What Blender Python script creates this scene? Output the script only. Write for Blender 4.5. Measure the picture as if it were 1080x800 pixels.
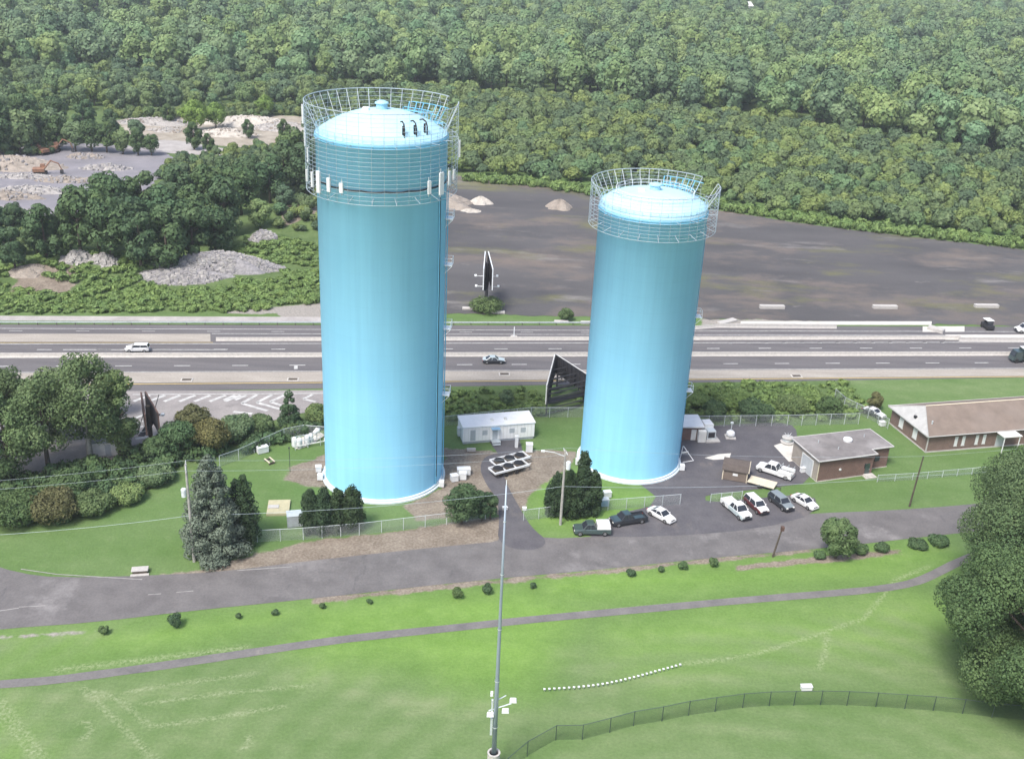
import bpy, math, random
import numpy as np
from mathutils import Vector, Matrix
rng = np.random.default_rng(7); random.seed(7)
S = bpy.context.scene
for o in list(bpy.data.objects): bpy.data.objects.remove(o)
# ------------------------------------------------------------------ camera
CH = 85.0; CF = 1130.0; TH = math.radians(23.9); RO = math.radians(2.7)
cam = bpy.data.objects.new('camera', bpy.data.cameras.new('camera')); S.collection.objects.link(cam)
cam.data.sensor_width = 36; cam.data.lens = 36 * CF / 1080; cam.data.clip_start = 0.5; cam.data.clip_end = 12000
cam.matrix_world = Matrix.Translation((0, 0, CH)) @ Matrix.Rotation(math.radians(90) - TH, 4, 'X') @ Matrix.Rotation(RO, 4, 'Z')
S.camera = cam
S.render.resolution_x = 1024; S.render.resolution_y = 758
# ------------------------------------------------------------------ world, sun, exposure
SUN_EL = math.radians(56); SUN_AZ = math.radians(-148)      # azimuth clockwise from +Y (the view direction): sun to the left, veiled by thin cloud
W = bpy.data.worlds.new('World'); S.world = W; W.use_nodes = True
wn = W.node_tree; bg = wn.nodes['Background']
sky = wn.nodes.new('ShaderNodeTexSky'); sky.sky_type = 'NISHITA'; sky.sun_disc = False
sky.sun_elevation = SUN_EL; sky.sun_rotation = SUN_AZ; sky.air_density = 1.0; sky.dust_density = 4.0; sky.ozone_density = 1.0
wn.links.new(sky.outputs[0], bg.inputs[0]); bg.inputs[1].default_value = 0.15
sl = bpy.data.lights.new('sun', 'SUN'); sl.energy = 2.4; sl.angle = math.radians(16); sl.color = (1.0, 0.975, 0.94)
sun = bpy.data.objects.new('sun', sl); S.collection.objects.link(sun)
sd = Vector((math.sin(SUN_AZ) * math.cos(SUN_EL), math.cos(SUN_AZ) * math.cos(SUN_EL), math.sin(SUN_EL)))
sun.rotation_euler = sd.to_track_quat('Z', 'Y').to_euler(); sun.location = (0, 0, 300)
S.view_settings.view_transform = 'Standard'; S.view_settings.look = 'None'; S.view_settings.gamma = 1.0
S.view_settings.exposure = 0.70; S.view_settings.use_curve_mapping = False
S.render.engine = 'CYCLES'
# ------------------------------------------------------------------ pixel of the photograph -> point on the ground (to lay things out at their real place)
_fw = Vector((0, math.cos(TH), -math.sin(TH))); _up = Vector((0, math.sin(TH), math.cos(TH))); _rt = Vector((1, 0, 0))
_X = math.cos(RO) * _rt + math.sin(RO) * _up; _Y = -math.sin(RO) * _rt + math.cos(RO) * _up
def G(px, py, z=0.0):
    d = (px - 540) / CF * _X - (py - 400) / CF * _Y + _fw
    t = (z - CH) / d.z
    return Vector((t * d.x, t * d.y, z))
def GA(a, b):
    d = G(*b) - G(*a); return math.atan2(d.y, d.x)
# ------------------------------------------------------------------ materials
MATS = {}
def nodes(name):
    m = bpy.data.materials.new(name); m.use_nodes = True; MATS[name] = m
    nt = m.node_tree; return m, nt, nt.nodes['Principled BSDF']
def N(nt, t, **kw):
    n = nt.nodes.new(t)
    for k, v in kw.items():
        if hasattr(n, k): setattr(n, k, v)
        else: n.inputs[k.replace('_', ' ')].default_value = v
    return n
def noise(nt, scale, detail=4, rough=0.6, coord=None, vec=(1, 1, 1)):
    n = nt.nodes.new('ShaderNodeTexNoise'); n.inputs['Scale'].default_value = scale
    n.inputs['Detail'].default_value = detail; n.inputs['Roughness'].default_value = rough
    if coord is not None:
        mp = nt.nodes.new('ShaderNodeMapping'); mp.inputs['Scale'].default_value = vec
        nt.links.new(coord, mp.inputs['Vector']); nt.links.new(mp.outputs[0], n.inputs['Vector'])
    return n.outputs['Fac']
def ramp(nt, fac, stops):
    r = nt.nodes.new('ShaderNodeValToRGB'); e = r.color_ramp.elements
    while len(e) > 1: e.remove(e[-1])
    e[0].position = stops[0][0]; e[0].color = (*stops[0][1], 1)
    for p, c in stops[1:]:
        q = e.new(p); q.color = (*c, 1)
    nt.links.new(fac, r.inputs[0]); return r.outputs[0]
def mix(nt, fac, a, b, mode='MIX'):
    n = nt.nodes.new('ShaderNodeMix'); n.data_type = 'RGBA'; n.blend_type = mode
    for i, v in ((0, fac), (6, a), (7, b)):
        if isinstance(v, (int, float)): n.inputs[i].default_value = v
        elif isinstance(v, tuple): n.inputs[i].default_value = (*v, 1)
        else: nt.links.new(v, n.inputs[i])
    return n.outputs[2]
def math_(nt, op, a, b=0.0, clamp=False):
    n = nt.nodes.new('ShaderNodeMath'); n.operation = op; n.use_clamp = clamp
    for i, v in ((0, a), (1, b)):
        if isinstance(v, (int, float)): n.inputs[i].default_value = v
        else: nt.links.new(v, n.inputs[i])
    return n.outputs[0]
def bump(nt, bs, h, dist=0.05, strength=0.5):
    b = nt.nodes.new('ShaderNodeBump'); b.inputs['Distance'].default_value = dist; b.inputs['Strength'].default_value = strength
    nt.links.new(h, b.inputs['Height']); nt.links.new(b.outputs[0], bs.inputs['Normal'])
def simple(name, col, rough=0.6, var=0.15, scale=2.0, metal=0.0, coat=0.0, dirt=None):
    m, nt, bs = nodes(name)
    tc = nt.nodes.new('ShaderNodeTexCoord')
    f = noise(nt, scale, 5, 0.65, tc.outputs['Object'])
    lo = tuple(max(0, c * (1 - var)) for c in col); hi = tuple(min(1, c * (1 + var)) for c in col)
    c = ramp(nt, f, [(0.3, lo), (0.7, hi)])
    if dirt:
        f2 = noise(nt, scale * 0.35, 6, 0.7, tc.outputs['Object'])
        c = mix(nt, ramp(nt, f2, [(0.5, (0, 0, 0)), (0.75, (.7, .7, .7))]), c, dirt)
    nt.links.new(c, bs.inputs['Base Color']); bs.inputs['Roughness'].default_value = rough
    bs.inputs['Metallic'].default_value = metal; bs.inputs['Coat Weight'].default_value = coat
    return m
def asphalt(name, lo, hi, patch=None, scale=0.25, stretch=(1, 1, 1)):
    m, nt, bs = nodes(name)
    tc = nt.nodes.new('ShaderNodeNewGeometry'); P = tc.outputs['Position']
    f = noise(nt, scale, 8, 0.62, P, stretch)
    c = ramp(nt, f, [(0.32, lo), (0.68, hi)])
    if patch:
        for sc, th, pc, st in patch:
            g = noise(nt, sc, 6, 0.68, P, st)
            c = mix(nt, ramp(nt, g, [(th, (0, 0, 0)), (th + 0.13, (1, 1, 1))]), c, pc)
    g = noise(nt, 3.0, 4, 0.7, P)
    c = mix(nt, 1.0, c, ramp(nt, g, [(0.25, (.82, .82, .82)), (0.75, (1.15, 1.15, 1.15))]), 'MULTIPLY')
    nt.links.new(c, bs.inputs['Base Color']); bs.inputs['Roughness'].default_value = 0.85
    bs.inputs['Specular IOR Level'].default_value = 0.3
    bump(nt, bs, g, 0.05, 0.4)
    return m
asphalt('road', (.112, .106, .106), (.162, .154, .152), [(0.09, 0.56, (.225, .215, .212), (1, 1, 1)), (0.22, 0.62, (.07, .068, .075), (1, .3, 1))])
asphalt('highway', (.105, .10, .104), (.145, .138, .14), [(0.05, 0.60, (.18, .175, .175), (.12, 1, 1)), (0.3, 0.66, (.07, .07, .078), (.1, 1, 1))], 0.5, (.08, 1, 1))
asphalt('shoulder', (.29, .265, .23), (.37, .34, .30), [(0.2, 0.62, (.30, .27, .23), (.2, 1, 1))], 0.5, (.2, 1, 1))
asphalt('lot_asphalt', (.078, .075, .085), (.118, .113, .12), [(0.11, 0.58, (.16, .145, .135), (1, .6, 1)), (0.5, 0.68, (.055, .055, .06), (1, 1, 1))])
asphalt('dark_lot', (.068, .066, .068), (.102, .098, .098), [(0.035, 0.50, (.155, .130, .112), (.55, 1, 1)), (0.045, 0.54, (.135, .135, .062), (.45, 1, 1)), (0.09, 0.58, (.20, .19, .18), (.3, 1, 1)), (0.016, 0.56, (.054, .055, .060), (1, 1, 1)), (.2, .66, (.25, .24, .22), (.5, 1, 1))], 0.06, (.4, 1, 1))
asphalt('quarry', (.17, .165, .18), (.25, .24, .26), [(0.06, 0.58, (.46, .43, .39), (.5, 1, 1)), (0.09, 0.64, (.15, .14, .15), (.5, 1, 1))], 0.08)
asphalt('rubble_ground', (.24, .21, .165), (.40, .36, .30), [(0.15, 0.60, (.16, .17, .11), (.6, 1, 1)), (0.3, 0.62, (.65, .62, .56), (1, 1, 1))], 0.2)
asphalt('gravel_pale', (.30, .28, .27), (.42, .40, .38), [(0.4, 0.62, (.22, .22, .17), (1, 1, 1))])
asphalt('concrete', (.50, .48, .43), (.62, .60, .55), [(0.8, 0.64, (.40, .37, .32), (1, 1, 1))])
asphalt('chevron_asphalt', (.22, .205, .20), (.30, .28, .27), [(0.15, 0.6, (.16, .15, .15), (1, 1, 1))])
asphalt('path', (.125, .12, .12), (.19, .18, .175), [(0.25, 0.62, (.26, .24, .21), (1, 1, 1))], 0.3)
simple('paint_white', (.46, .46, .445), 0.7, 0.3, 1.2); simple('fascia_grey', (.40, .40, .39), .6, .12, 1); simple('paint_yellow', (.50, .38, .14), 0.7, .15)
m, nt, bs = nodes('tank_blue')
tc = nt.nodes.new('ShaderNodeTexCoord'); O = tc.outputs['Object']
f1 = noise(nt, 0.12, 5, 0.6, O); f2 = noise(nt, 0.9, 5, 0.7, O, (1, 1, .03))
c = ramp(nt, f1, [(.3, (.265, .61, .84)), (.7, (.29, .635, .86))])
c = mix(nt, 1.0, c, ramp(nt, f2, [(.3, (.91, .925, .94)), (.7, (1.03, 1.03, 1.02))]), 'MULTIPLY')
br = nt.nodes.new('ShaderNodeTexBrick'); mp = nt.nodes.new('ShaderNodeMapping'); sp = nt.nodes.new('ShaderNodeSeparateXYZ'); at = nt.nodes.new('ShaderNodeMath'); at.operation = 'ARCTAN2'; cb = nt.nodes.new('ShaderNodeCombineXYZ')
nt.links.new(O, sp.inputs[0]); nt.links.new(sp.outputs[1], at.inputs[0]); nt.links.new(sp.outputs[0], at.inputs[1])
k = math_(nt, 'MULTIPLY', at.outputs[0], 9.3); nt.links.new(k, cb.inputs[0]); nt.links.new(sp.outputs[2], cb.inputs[1]); nt.links.new(cb.outputs[0], br.inputs['Vector'])
br.inputs['Scale'].default_value = 1; br.inputs['Brick Width'].default_value = 7.3; br.inputs['Row Height'].default_value = 2.44; br.inputs['Mortar Size'].default_value = .035; br.inputs['Mortar Smooth'].default_value = .6
br.inputs['Color1'].default_value = (1, 1, 1, 1); br.inputs['Color2'].default_value = (.985, .985, .985, 1); br.inputs['Mortar'].default_value = (.92, .93, .94, 1)
c = mix(nt, 1.0, c, br.outputs[0], 'MULTIPLY')
nt.links.new(c, bs.inputs['Base Color']); bs.inputs['Roughness'].default_value = 0.6; bs.inputs['Specular IOR Level'].default_value = .22
simple('tank_roof', (.42, .66, .76), 0.5, 0.08, 0.3, dirt=(.34, .60, .74)); simple('tank_blue_trim', (.16, .46, .64), 0.45, 0.08)
simple('tank_roof_edge', (.34, .60, .72), 0.4, 0.08, 0.3)
simple('foundation', (.58, .66, .70), 0.8, 0.12, 1.5); simple('galv', (.55, .60, .62), 0.5, 0.12, 2, 0.3)
simple('cage_grey', (.34, .41, .46), .5, .1, 2); simple('galv_white', (.72, .76, .78), 0.45, 0.1); simple('steel_pole', (.30, .36, .42), 0.45, 0.08, 0.5, 0.35)
simple('cable_black', (.012, .012, .014), 0.7); simple('black_steel', (.035, .035, .04), 0.6, 0.3, 1); simple('white_metal', (.64, .655, .66), 0.45, 0.06, 1.0)
simple('trailer_white', (.80, .80, .79), .5, .06, .6); simple('white_dirty', (.66, .66, .63), 0.6, 0.15, 0.8, dirt=(.48, .46, .42)); simple('timber_pole', (.22, .19, .16), 0.9, 0.3, 3)
simple('timber_grey', (.32, .31, .29), 0.9, 0.25, 3); simple('timber_dark', (.08, .065, .05), 0.9, .3, 3); simple('concrete_grey', (.46, .44, .41), 0.9, 0.15, 2); simple('concrete_white', (.42, .405, .385), 0.85, 0.12, 2)
simple('transformer', (.60, .64, .66), 0.5); simple('bark', (.11, .09, .07), 0.95, 0.3, 3); simple('bark_pale', (.36, .35, .32), 0.9, 0.25, 2)
simple('roof_gravel', (.185, .172, .168), 0.95, 0.25, 0.4, dirt=(.33, .315, .31)); simple('roof_shingle', (.185, .148, .122), 0.95, 0.16, 0.5, dirt=(.215, .18, .155)); simple('shed_wall', (.15, .12, .10), .9, .15, 1); simple('shed_roof', (.09, .075, .068), 0.9, 0.2, 2)
simple('beige', (.58, .52, .40), 0.8, 0.1); simple('tan_wall', (.30, .27, .235), 0.9, 0.12, 1); simple('glass', (.03, .035, .045), 0.08, 0.1); simple('glass_grey', (.42, .45, .47), 0.3, .1)
simple('rubber', (.02, .02, .02), 0.85); simple('rim', (.42, .43, .44), 0.35, 0.1, 3, .8); simple('lamp_lens', (.7, .7, .66), .15); simple('tail_red', (.30, .02, .02), .3)
simple('plastic_black', (.025, .025, .03), .6); simple('orange_machine', (.24, .13, .08), .6, .3, 1, dirt=(.16, .1, .08)); simple('brush_brown', (.10, .06, .05), .95, .4, 2)
simple('tarp_grey', (.34, .37, .40), .6, .15); simple('tarp_blue', (.25, .42, .58), .6, .15); simple('pad_yellow', (.42, .385, .25), .85, .12, 1.5); simple('far_wall', (.62, .62, .60), .8, .1, .3); simple('far_roof', (.40, .40, .42), .8, .15, .3)
simple('maroon', (.10, .022, .025), .3, .1, 2, 0, .6)
for n, col in dict(car_white=(.66, .67, .67), car_silver=(.42, .49, .50), car_green=(.055, .085, .08), car_darkgreen=(.035, .055, .055), car_black=(.028, .032, .038), car_grey=(.20, .23, .24)).items():
    simple(n, col, .28, .05, 2, 0.0, .7)
def brick(name, c1, c2, mortar):
    m, nt, bs = nodes(name); tc = nt.nodes.new('ShaderNodeTexCoord'); O = tc.outputs['Object']
    sp = nt.nodes.new('ShaderNodeSeparateXYZ'); nt.links.new(O, sp.inputs[0]); cb = nt.nodes.new('ShaderNodeCombineXYZ')
    nt.links.new(math_(nt, 'ADD', sp.outputs[0], sp.outputs[1]), cb.inputs[0]); nt.links.new(sp.outputs[2], cb.inputs[1])
    b = nt.nodes.new('ShaderNodeTexBrick'); nt.links.new(cb.outputs[0], b.inputs['Vector']); b.inputs['Scale'].default_value = 1
    b.inputs['Brick Width'].default_value = .3; b.inputs['Row Height'].default_value = .1; b.inputs['Mortar Size'].default_value = .012
    b.inputs['Color1'].default_value = (*c1, 1); b.inputs['Color2'].default_value = (*c2, 1); b.inputs['Mortar'].default_value = (*mortar, 1)
    f = noise(nt, 0.8, 5, .7, O)
    c = mix(nt, 1.0, b.outputs[0], ramp(nt, f, [(.3, (.8, .8, .8)), (.7, (1.15, 1.12, 1.1))]), 'MULTIPLY')
    nt.links.new(c, bs.inputs['Base Color']); bs.inputs['Roughness'].default_value = .9; return m
brick('brick_red', (.17, .085, .068), (.125, .065, .055), (.21, .18, .16)); brick('brick_brown', (.18, .11, .088), (.14, .085, .07), (.22, .19, .17))
def leaf(name, lo, hi, tint=0.25, trans=0.22):
    m, nt, bs = nodes(name)
    a = nt.nodes.new('ShaderNodeAttribute'); a.attribute_name = 'v'
    oi = nt.nodes.new('ShaderNodeObjectInfo'); g = nt.nodes.new('ShaderNodeNewGeometry')
    c = ramp(nt, a.outputs['Fac'], [(0.0, lo), (1.0, hi)])
    r = ramp(nt, oi.outputs['Random'], [(0, (1 - tint, 1 - tint * .8, 1 - tint * .4)), (.35, (1.0, 1.0, 1.0)), (.7, (1 + tint, 1 + tint * .7, 1 - tint * .3)), (1, (1 - tint * .3, 1 + tint * .2, 1 + tint * .5))])
    c = mix(nt, 1.0, c, r, 'MULTIPLY')
    nt.links.new(c, bs.inputs['Base Color']); bs.inputs['Roughness'].default_value = .75; bs.inputs['Specular IOR Level'].default_value = .22
    t = nt.nodes.new('ShaderNodeBsdfTranslucent'); nt.links.new(c, t.inputs[0]); ms = nt.nodes.new('ShaderNodeMixShader'); ms.inputs[0].default_value = trans
    nt.links.new(bs.outputs[0], ms.inputs[1]); nt.links.new(t.outputs[0], ms.inputs[2]); nt.links.new(ms.outputs[0], nt.nodes['Material Output'].inputs[0])
    return m
leaf('leaf_wood', (.098, .160, .074), (.200, .272, .136), .36)
leaf('leaf_shrub', (.096, .150, .064), (.188, .250, .116), .38)
leaf('leaf_dark', (.052, .100, .046), (.105, .162, .072), .2, .15)
leaf('leaf_mid', (.085, .138, .056), (.170, .232, .098), .15)
leaf('leaf_bright', (.13, .22, .05), (.22, .33, .09), .12, .3)
leaf('leaf_tall', (.108, .182, .086), (.245, .330, .165), .30)
leaf('leaf_blue', (.095, .130, .105), (.165, .205, .165), .08, .1)
leaf('leaf_cedar', (.024, .050, .022), (.055, .088, .042), .12, .1)
leaf('leaf_weed', (.125, .205, .060), (.235, .330, .120), .1, .25)
leaf('leaf_olive', (.10, .105, .042), (.17, .165, .075), .1, .2)
# chain link: a fine wire pattern with open gaps
def chain(name, col):
    m, nt, bs = nodes(name); tc = nt.nodes.new('ShaderNodeTexCoord'); sp = nt.nodes.new('ShaderNodeSeparateXYZ'); nt.links.new(tc.outputs['UV'], sp.inputs[0])
    def band(op):
        d = math_(nt, op, sp.outputs[0], sp.outputs[1]); s = math_(nt, 'MULTIPLY', d, 9.0); fr = math_(nt, 'FRACT', s); return math_(nt, 'LESS_THAN', fr, .13)
    k = math_(nt, 'MAXIMUM', band('ADD'), band('SUBTRACT'))
    bs.inputs['Base Color'].default_value = (*col, 1); bs.inputs['Roughness'].default_value = .5; bs.inputs['Metallic'].default_value = .3
    nt.links.new(k, bs.inputs['Alpha']); return m
chain('chain_link', (.42, .46, .46)); chain('chain_green', (.04, .07, .05))
# ground
m, nt, bs = nodes('ground')
gm = nt.nodes.new('ShaderNodeNewGeometry'); P = gm.outputs['Position']
zA = nt.nodes.new('ShaderNodeAttribute'); zA.attribute_name = 'zoneA'; zB = nt.nodes.new('ShaderNodeAttribute'); zB.attribute_name = 'zoneB'
sa = nt.nodes.new('ShaderNodeSeparateColor'); nt.links.new(zA.outputs['Color'], sa.inputs[0]); sb = nt.nodes.new('ShaderNodeSeparateColor'); nt.links.new(zB.outputs['Color'], sb.inputs[0])
n1 = noise(nt, .05, 6, .6, P); n2 = noise(nt, .35, 6, .65, P); n3 = noise(nt, 2.6, 5, .7, P); n4 = noise(nt, .16, 6, .65, P, (.25, 1, 1))
c = ramp(nt, n1, [(.3, (.088, .160, .048)), (.7, (.128, .204, .072))])
c = mix(nt, .55, c, ramp(nt, n2, [(.3, (.082, .148, .042)), (.55, (.116, .190, .062)), (.75, (.175, .235, .105))]))
c = mix(nt, .30, c, ramp(nt, n4, [(.35, (.076, .142, .040)), (.7, (.165, .218, .110))]))
c = mix(nt, math_(nt, 'MULTIPLY', sa.outputs[1], math_(nt, 'ADD', math_(nt, 'MULTIPLY', n4, 1.1), .15), True), c, ramp(nt, n2, [(.3, (.142, .262, .048)), (.7, (.192, .320, .075))]))  # brighter green paints sunlit patches between cloud shadows into the lawn
dry = ramp(nt, n4, [(.3, (.128, .195, .078)), (.55, (.172, .228, .108)), (.7, (.235, .272, .150))])
c = mix(nt, math_(nt, 'MULTIPLY', sa.outputs[2], math_(nt, 'ADD', math_(nt, 'MULTIPLY', n2, 1.3), 0.0), True), c, dry)
rough = ramp(nt, n2, [(.3, (.072, .118, .040)), (.7, (.130, .182, .072))])
c = mix(nt, sb.outputs[0], c, rough)
def soft(zone, nz, w=.5):
    return math_(nt, 'MULTIPLY', math_(nt, 'SUBTRACT', math_(nt, 'ADD', zone, math_(nt, 'MULTIPLY', math_(nt, 'SUBTRACT', nz, .5), 1.6)), .4), 3.5, True)
c = mix(nt, soft(sb.outputs[1], n2), c, ramp(nt, n3, [(.3, (.22, .205, .19)), (.7, (.34, .32, .29))]))
c = mix(nt, soft(sa.outputs[0], n2), c, ramp(nt, math_(nt, 'ADD', math_(nt, 'MULTIPLY', n3, .5), math_(nt, 'MULTIPLY', n2, .5)), [(.35, (.135, .110, .088)), (.5, (.21, .178, .145)), (.65, (.285, .25, .205))]))
wl = math_(nt, 'MULTIPLY', sb.outputs[2], math_(nt, 'MULTIPLY', math_(nt, 'SUBTRACT', n3, .42), 5.0, True), True)
c = mix(nt, wl, c, (.38, .40, .27))
c = mix(nt, 1.0, c, ramp(nt, n3, [(.25, (.80, .80, .78)), (.75, (1.16, 1.16, 1.16))]), 'MULTIPLY')
nt.links.new(c, bs.inputs['Base Color']); bs.inputs['Roughness'].default_value = .95; bs.inputs['Specular IOR Level'].default_value = .1
bump(nt, bs, n3, .12, .5)
# ------------------------------------------------------------------ mesh helpers
col = S.collection
def tag(o, label, cat, group=None):
    o['label'] = label; o['category'] = cat
    if group: o['group'] = group
    return o
def thing(name, label, cat, loc=(0, 0, 0), rz=0.0, group=None):
    o = bpy.data.objects.new(name, None); col.objects.link(o); o.location = loc; o.rotation_euler = (0, 0, rz); o.empty_display_size = .5
    return tag(o, label, cat, group)
def link_mesh(name, me, parent=None, loc=None, rz=0):
    o = bpy.data.objects.new(name, me); col.objects.link(o)
    if parent is not None: o.parent = parent
    if loc is not None: o.location = loc; o.rotation_euler = (0, 0, rz)
    return o
class MB:
    def __init__(s): s.v = []; s.f = []; s.mi = []; s.m = []; s.k = 0
    def mat(s, name):
        if name not in s.m: s.m.append(name)
        s.k = s.m.index(name); return s
    def face(s, idx): s.f.append(tuple(idx)); s.mi.append(s.k)
    def poly(s, pts):
        b = len(s.v); s.v += [tuple(p) for p in pts]; s.face(range(b, b + len(pts))); return s
    def hexa(s, p):     # p: 4 bottom + 4 top, both ccw from above
        b = len(s.v); s.v += [tuple(q) for q in p]
        for q in ((3, 2, 1, 0), (4, 5, 6, 7), (0, 1, 5, 4), (1, 2, 6, 5), (2, 3, 7, 6), (3, 0, 4, 7)): s.face([b + i for i in q])
        return s
    def box(s, x0, x1, y0, y1, z0, z1, c=0.0):
        if c <= 0: return s.hexa([(x0, y0, z0), (x1, y0, z0), (x1, y1, z0), (x0, y1, z0), (x0, y0, z1), (x1, y0, z1), (x1, y1, z1), (x0, y1, z1)])
        zt = z1 - c     # chamfered top
        s.hexa([(x0, y0, z0), (x1, y0, z0), (x1, y1, z0), (x0, y1, z0), (x0, y0, zt), (x1, y0, zt), (x1, y1, zt), (x0, y1, zt)])
        return s.hexa([(x0, y0, zt), (x1, y0, zt), (x1, y1, zt), (x0, y1, zt), (x0 + c, y0 + c, z1), (x1 - c, y0 + c, z1), (x1 - c, y1 - c, z1), (x0 + c, y1 - c, z1)])
    def prism(s, pts, z0, z1):
        n = len(pts); b = len(s.v); s.v += [(p[0], p[1], z0) for p in pts] + [(p[0], p[1], z1) for p in pts]
        s.face([b + i for i in range(n)][::-1]); s.face([b + n + i for i in range(n)])
        for i in range(n): j = (i + 1) % n; s.face((b + i, b + j, b + n + j, b + n + i))
        return s
    def tube(s, pts, r, n=6, cap=True):
        pts = [Vector(p) for p in pts]; R = r if hasattr(r, '__len__') else [r] * len(pts); b = len(s.v)
        for i, p in enumerate(pts):
            d = (pts[min(i + 1, len(pts) - 1)] - pts[max(i - 1, 0)]).normalized()
            u = d.cross(Vector((0, 0, 1)) if abs(d.z) < .95 else Vector((1, 0, 0))).normalized(); w = d.cross(u)
            for k in range(n):
                a = 2 * math.pi * k / n; s.v.append(tuple(p + (u * math.cos(a) + w * math.sin(a)) * R[i]))
        for i in range(len(pts) - 1):
            for k in range(n):
                k2 = (k + 1) % n; s.face((b + i * n + k, b + i * n + k2, b + (i + 1) * n + k2, b + (i + 1) * n + k))
        if cap: s.face([b + k for k in range(n)][::-1]); s.face([b + (len(pts) - 1) * n + k for k in range(n)])
        return s
    def lathe(s, prof, n=32, cx=0, cy=0, a0=0, a1=2 * math.pi):
        full = abs(a1 - a0 - 2 * math.pi) < 1e-6; m_ = n if full else n + 1; b = len(s.v)
        for r, z in prof:
            for k in range(m_):
                a = a0 + (a1 - a0) * k / n; s.v.append((cx + r * math.cos(a), cy + r * math.sin(a), z))
        for i in range(len(prof) - 1):
            for k in range(n):
                k2 = (k + 1) % m_; s.face((b + i * m_ + k, b + i * m_ + k2, b + (i + 1) * m_ + k2, b + (i + 1) * m_ + k))
        return s
    def mesh(s, name, smooth=False):
        me = bpy.data.meshes.new(name); me.from_pydata(s.v, [], s.f)
        for q in s.m: me.materials.append(MATS[q])
        me.polygons.foreach_set('material_index', s.mi)
        if smooth: me.polygons.foreach_set('use_smooth', [True] * len(s.f))
        me.update(); return me
    def build(s, name, parent=None, loc=None, rz=0, smooth=False):
        o = link_mesh(name, s.mesh(name, smooth), parent, loc, rz)
        if smooth == 'auto': pass
        return o
def part(name, mat, parent, fn, smooth=False):
    b = MB().mat(mat); fn(b); return b.build(name, parent, smooth=smooth)
def structure(name, o): o['kind'] = 'structure'; return o
def stuff(o): o['kind'] = 'stuff'; return o
def smooth_poly(pts, it=2, closed=True):
    P_ = [Vector(p[:2]) for p in pts]
    for _ in range(it):
        Q = []; n = len(P_); rngi = range(n) if closed else range(n - 1)
        if not closed: Q.append(P_[0])
        for i in rngi:
            a, b = P_[i], P_[(i + 1) % n]; Q += [a * .75 + b * .25, a * .25 + b * .75]
        if not closed: Q.append(P_[-1])
        P_ = Q
    return P_
def sheet(name, mat, pxs, z, it=2, jit=0.0):
    """flat sheet with an outline laid out on the ground"""
    pts = [G(*p) for p in pxs]
    pts = smooth_poly(pts, it) if it else [p.xy for p in pts]
    if jit:
        Q = []
        for i, p in enumerate(pts):
            q = pts[(i + 1) % len(pts)]; n = max(1, int((q - p).length / 1.2))
            for k in range(n): Q.append(p.lerp(q, k / n) + Vector((random.gauss(0, jit), random.gauss(0, jit))))
        pts = Q
    from mathutils.geometry import tessellate_polygon
    vs = [Vector((p.x, p.y, z)) for p in pts]; tr = tessellate_polygon([vs])
    me = bpy.data.meshes.new(name); me.from_pydata([tuple(v) for v in vs], [], [tuple(t) for t in tr]); me.materials.append(MATS[mat]); me.update()
    if me.polygons and me.polygons[0].normal.z < 0: me.flip_normals()
    for p in me.polygons:
        if p.normal.z < 0: p.flip()
    return structure(name, link_mesh(name, me))
def ribbon(name, mat, pxs, w, z, it=2):
    pts = smooth_poly([G(*p) for p in pxs], it, False); b = MB().mat(mat); L = []
    for i, p in enumerate(pts):
        d = (pts[min(i + 1, len(pts) - 1)] - pts[max(i - 1, 0)]).normalized(); n = Vector((-d.y, d.x)); ww = w * (1 + random.uniform(-.04, .04))
        L.append((p + n * ww / 2, p - n * ww / 2))
    for i in range(len(L) - 1):
        b.poly([(*L[i][1], z), (*L[i + 1][1], z), (*L[i + 1][0], z), (*L[i][0], z)])
    return structure(name, b.build(name))
# ------------------------------------------------------------------ ground: one sheet to the horizon, zones of dirt, painted sun patches and dry grass held as mesh attributes
def poly_sd(X_, Y_, pts):
    pts = [(p.x, p.y) for p in pts]; n = len(pts); ins = np.zeros(X_.shape, bool); d2 = np.full(X_.shape, 1e18)
    for i in range(n):
        x0, y0 = pts[i]; x1, y1 = pts[(i + 1) % n]
        dx, dy = x1 - x0, y1 - y0; t = np.clip(((X_ - x0) * dx + (Y_ - y0) * dy) / (dx * dx + dy * dy + 1e-9), 0, 1)
        d2 = np.minimum(d2, (X_ - x0 - t * dx) ** 2 + (Y_ - y0 - t * dy) ** 2)
        c_ = ((y0 > Y_) != (y1 > Y_)) & (X_ < (x1 - x0) * (Y_ - y0) / ((y1 - y0) if abs(y1 - y0) > 1e-9 else 1e-9) + x0); ins ^= c_
    return np.where(ins, np.sqrt(d2), -np.sqrt(d2))
def line_d(X_, Y_, pts):
    d2 = np.full(X_.shape, 1e18)
    for (x0, y0), (x1, y1) in zip(pts[:-1], pts[1:]):
        dx, dy = x1 - x0, y1 - y0; t = np.clip(((X_ - x0) * dx + (Y_ - y0) * dy) / (dx * dx + dy * dy + 1e-9), 0, 1)
        d2 = np.minimum(d2, (X_ - x0 - t * dx) ** 2 + (Y_ - y0 - t * dy) ** 2)
    return np.sqrt(d2)
def axis(segs):
    out = [segs[0][0]]
    for a, b, st in segs:
        n = max(1, int(round((b - a) / st))); out += [a + (b - a) * (i + 1) / n for i in range(n)]
    return np.array(out)
gx = axis([(-3000, -500, 250), (-500, -140, 12), (-140, -80, 1.5), (-80, 75, .5), (75, 140, 1.2), (140, 500, 12), (500, 3000, 250)])
gy = axis([(-300, 60, 20), (60, 80, 2), (80, 165, .5), (165, 330, 1.6), (330, 600, 9), (600, 3600, 150)])
GX, GY = np.meshgrid(gx, gy)
MOUNDS = []     # (x, y, rx, ry, h)
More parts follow.
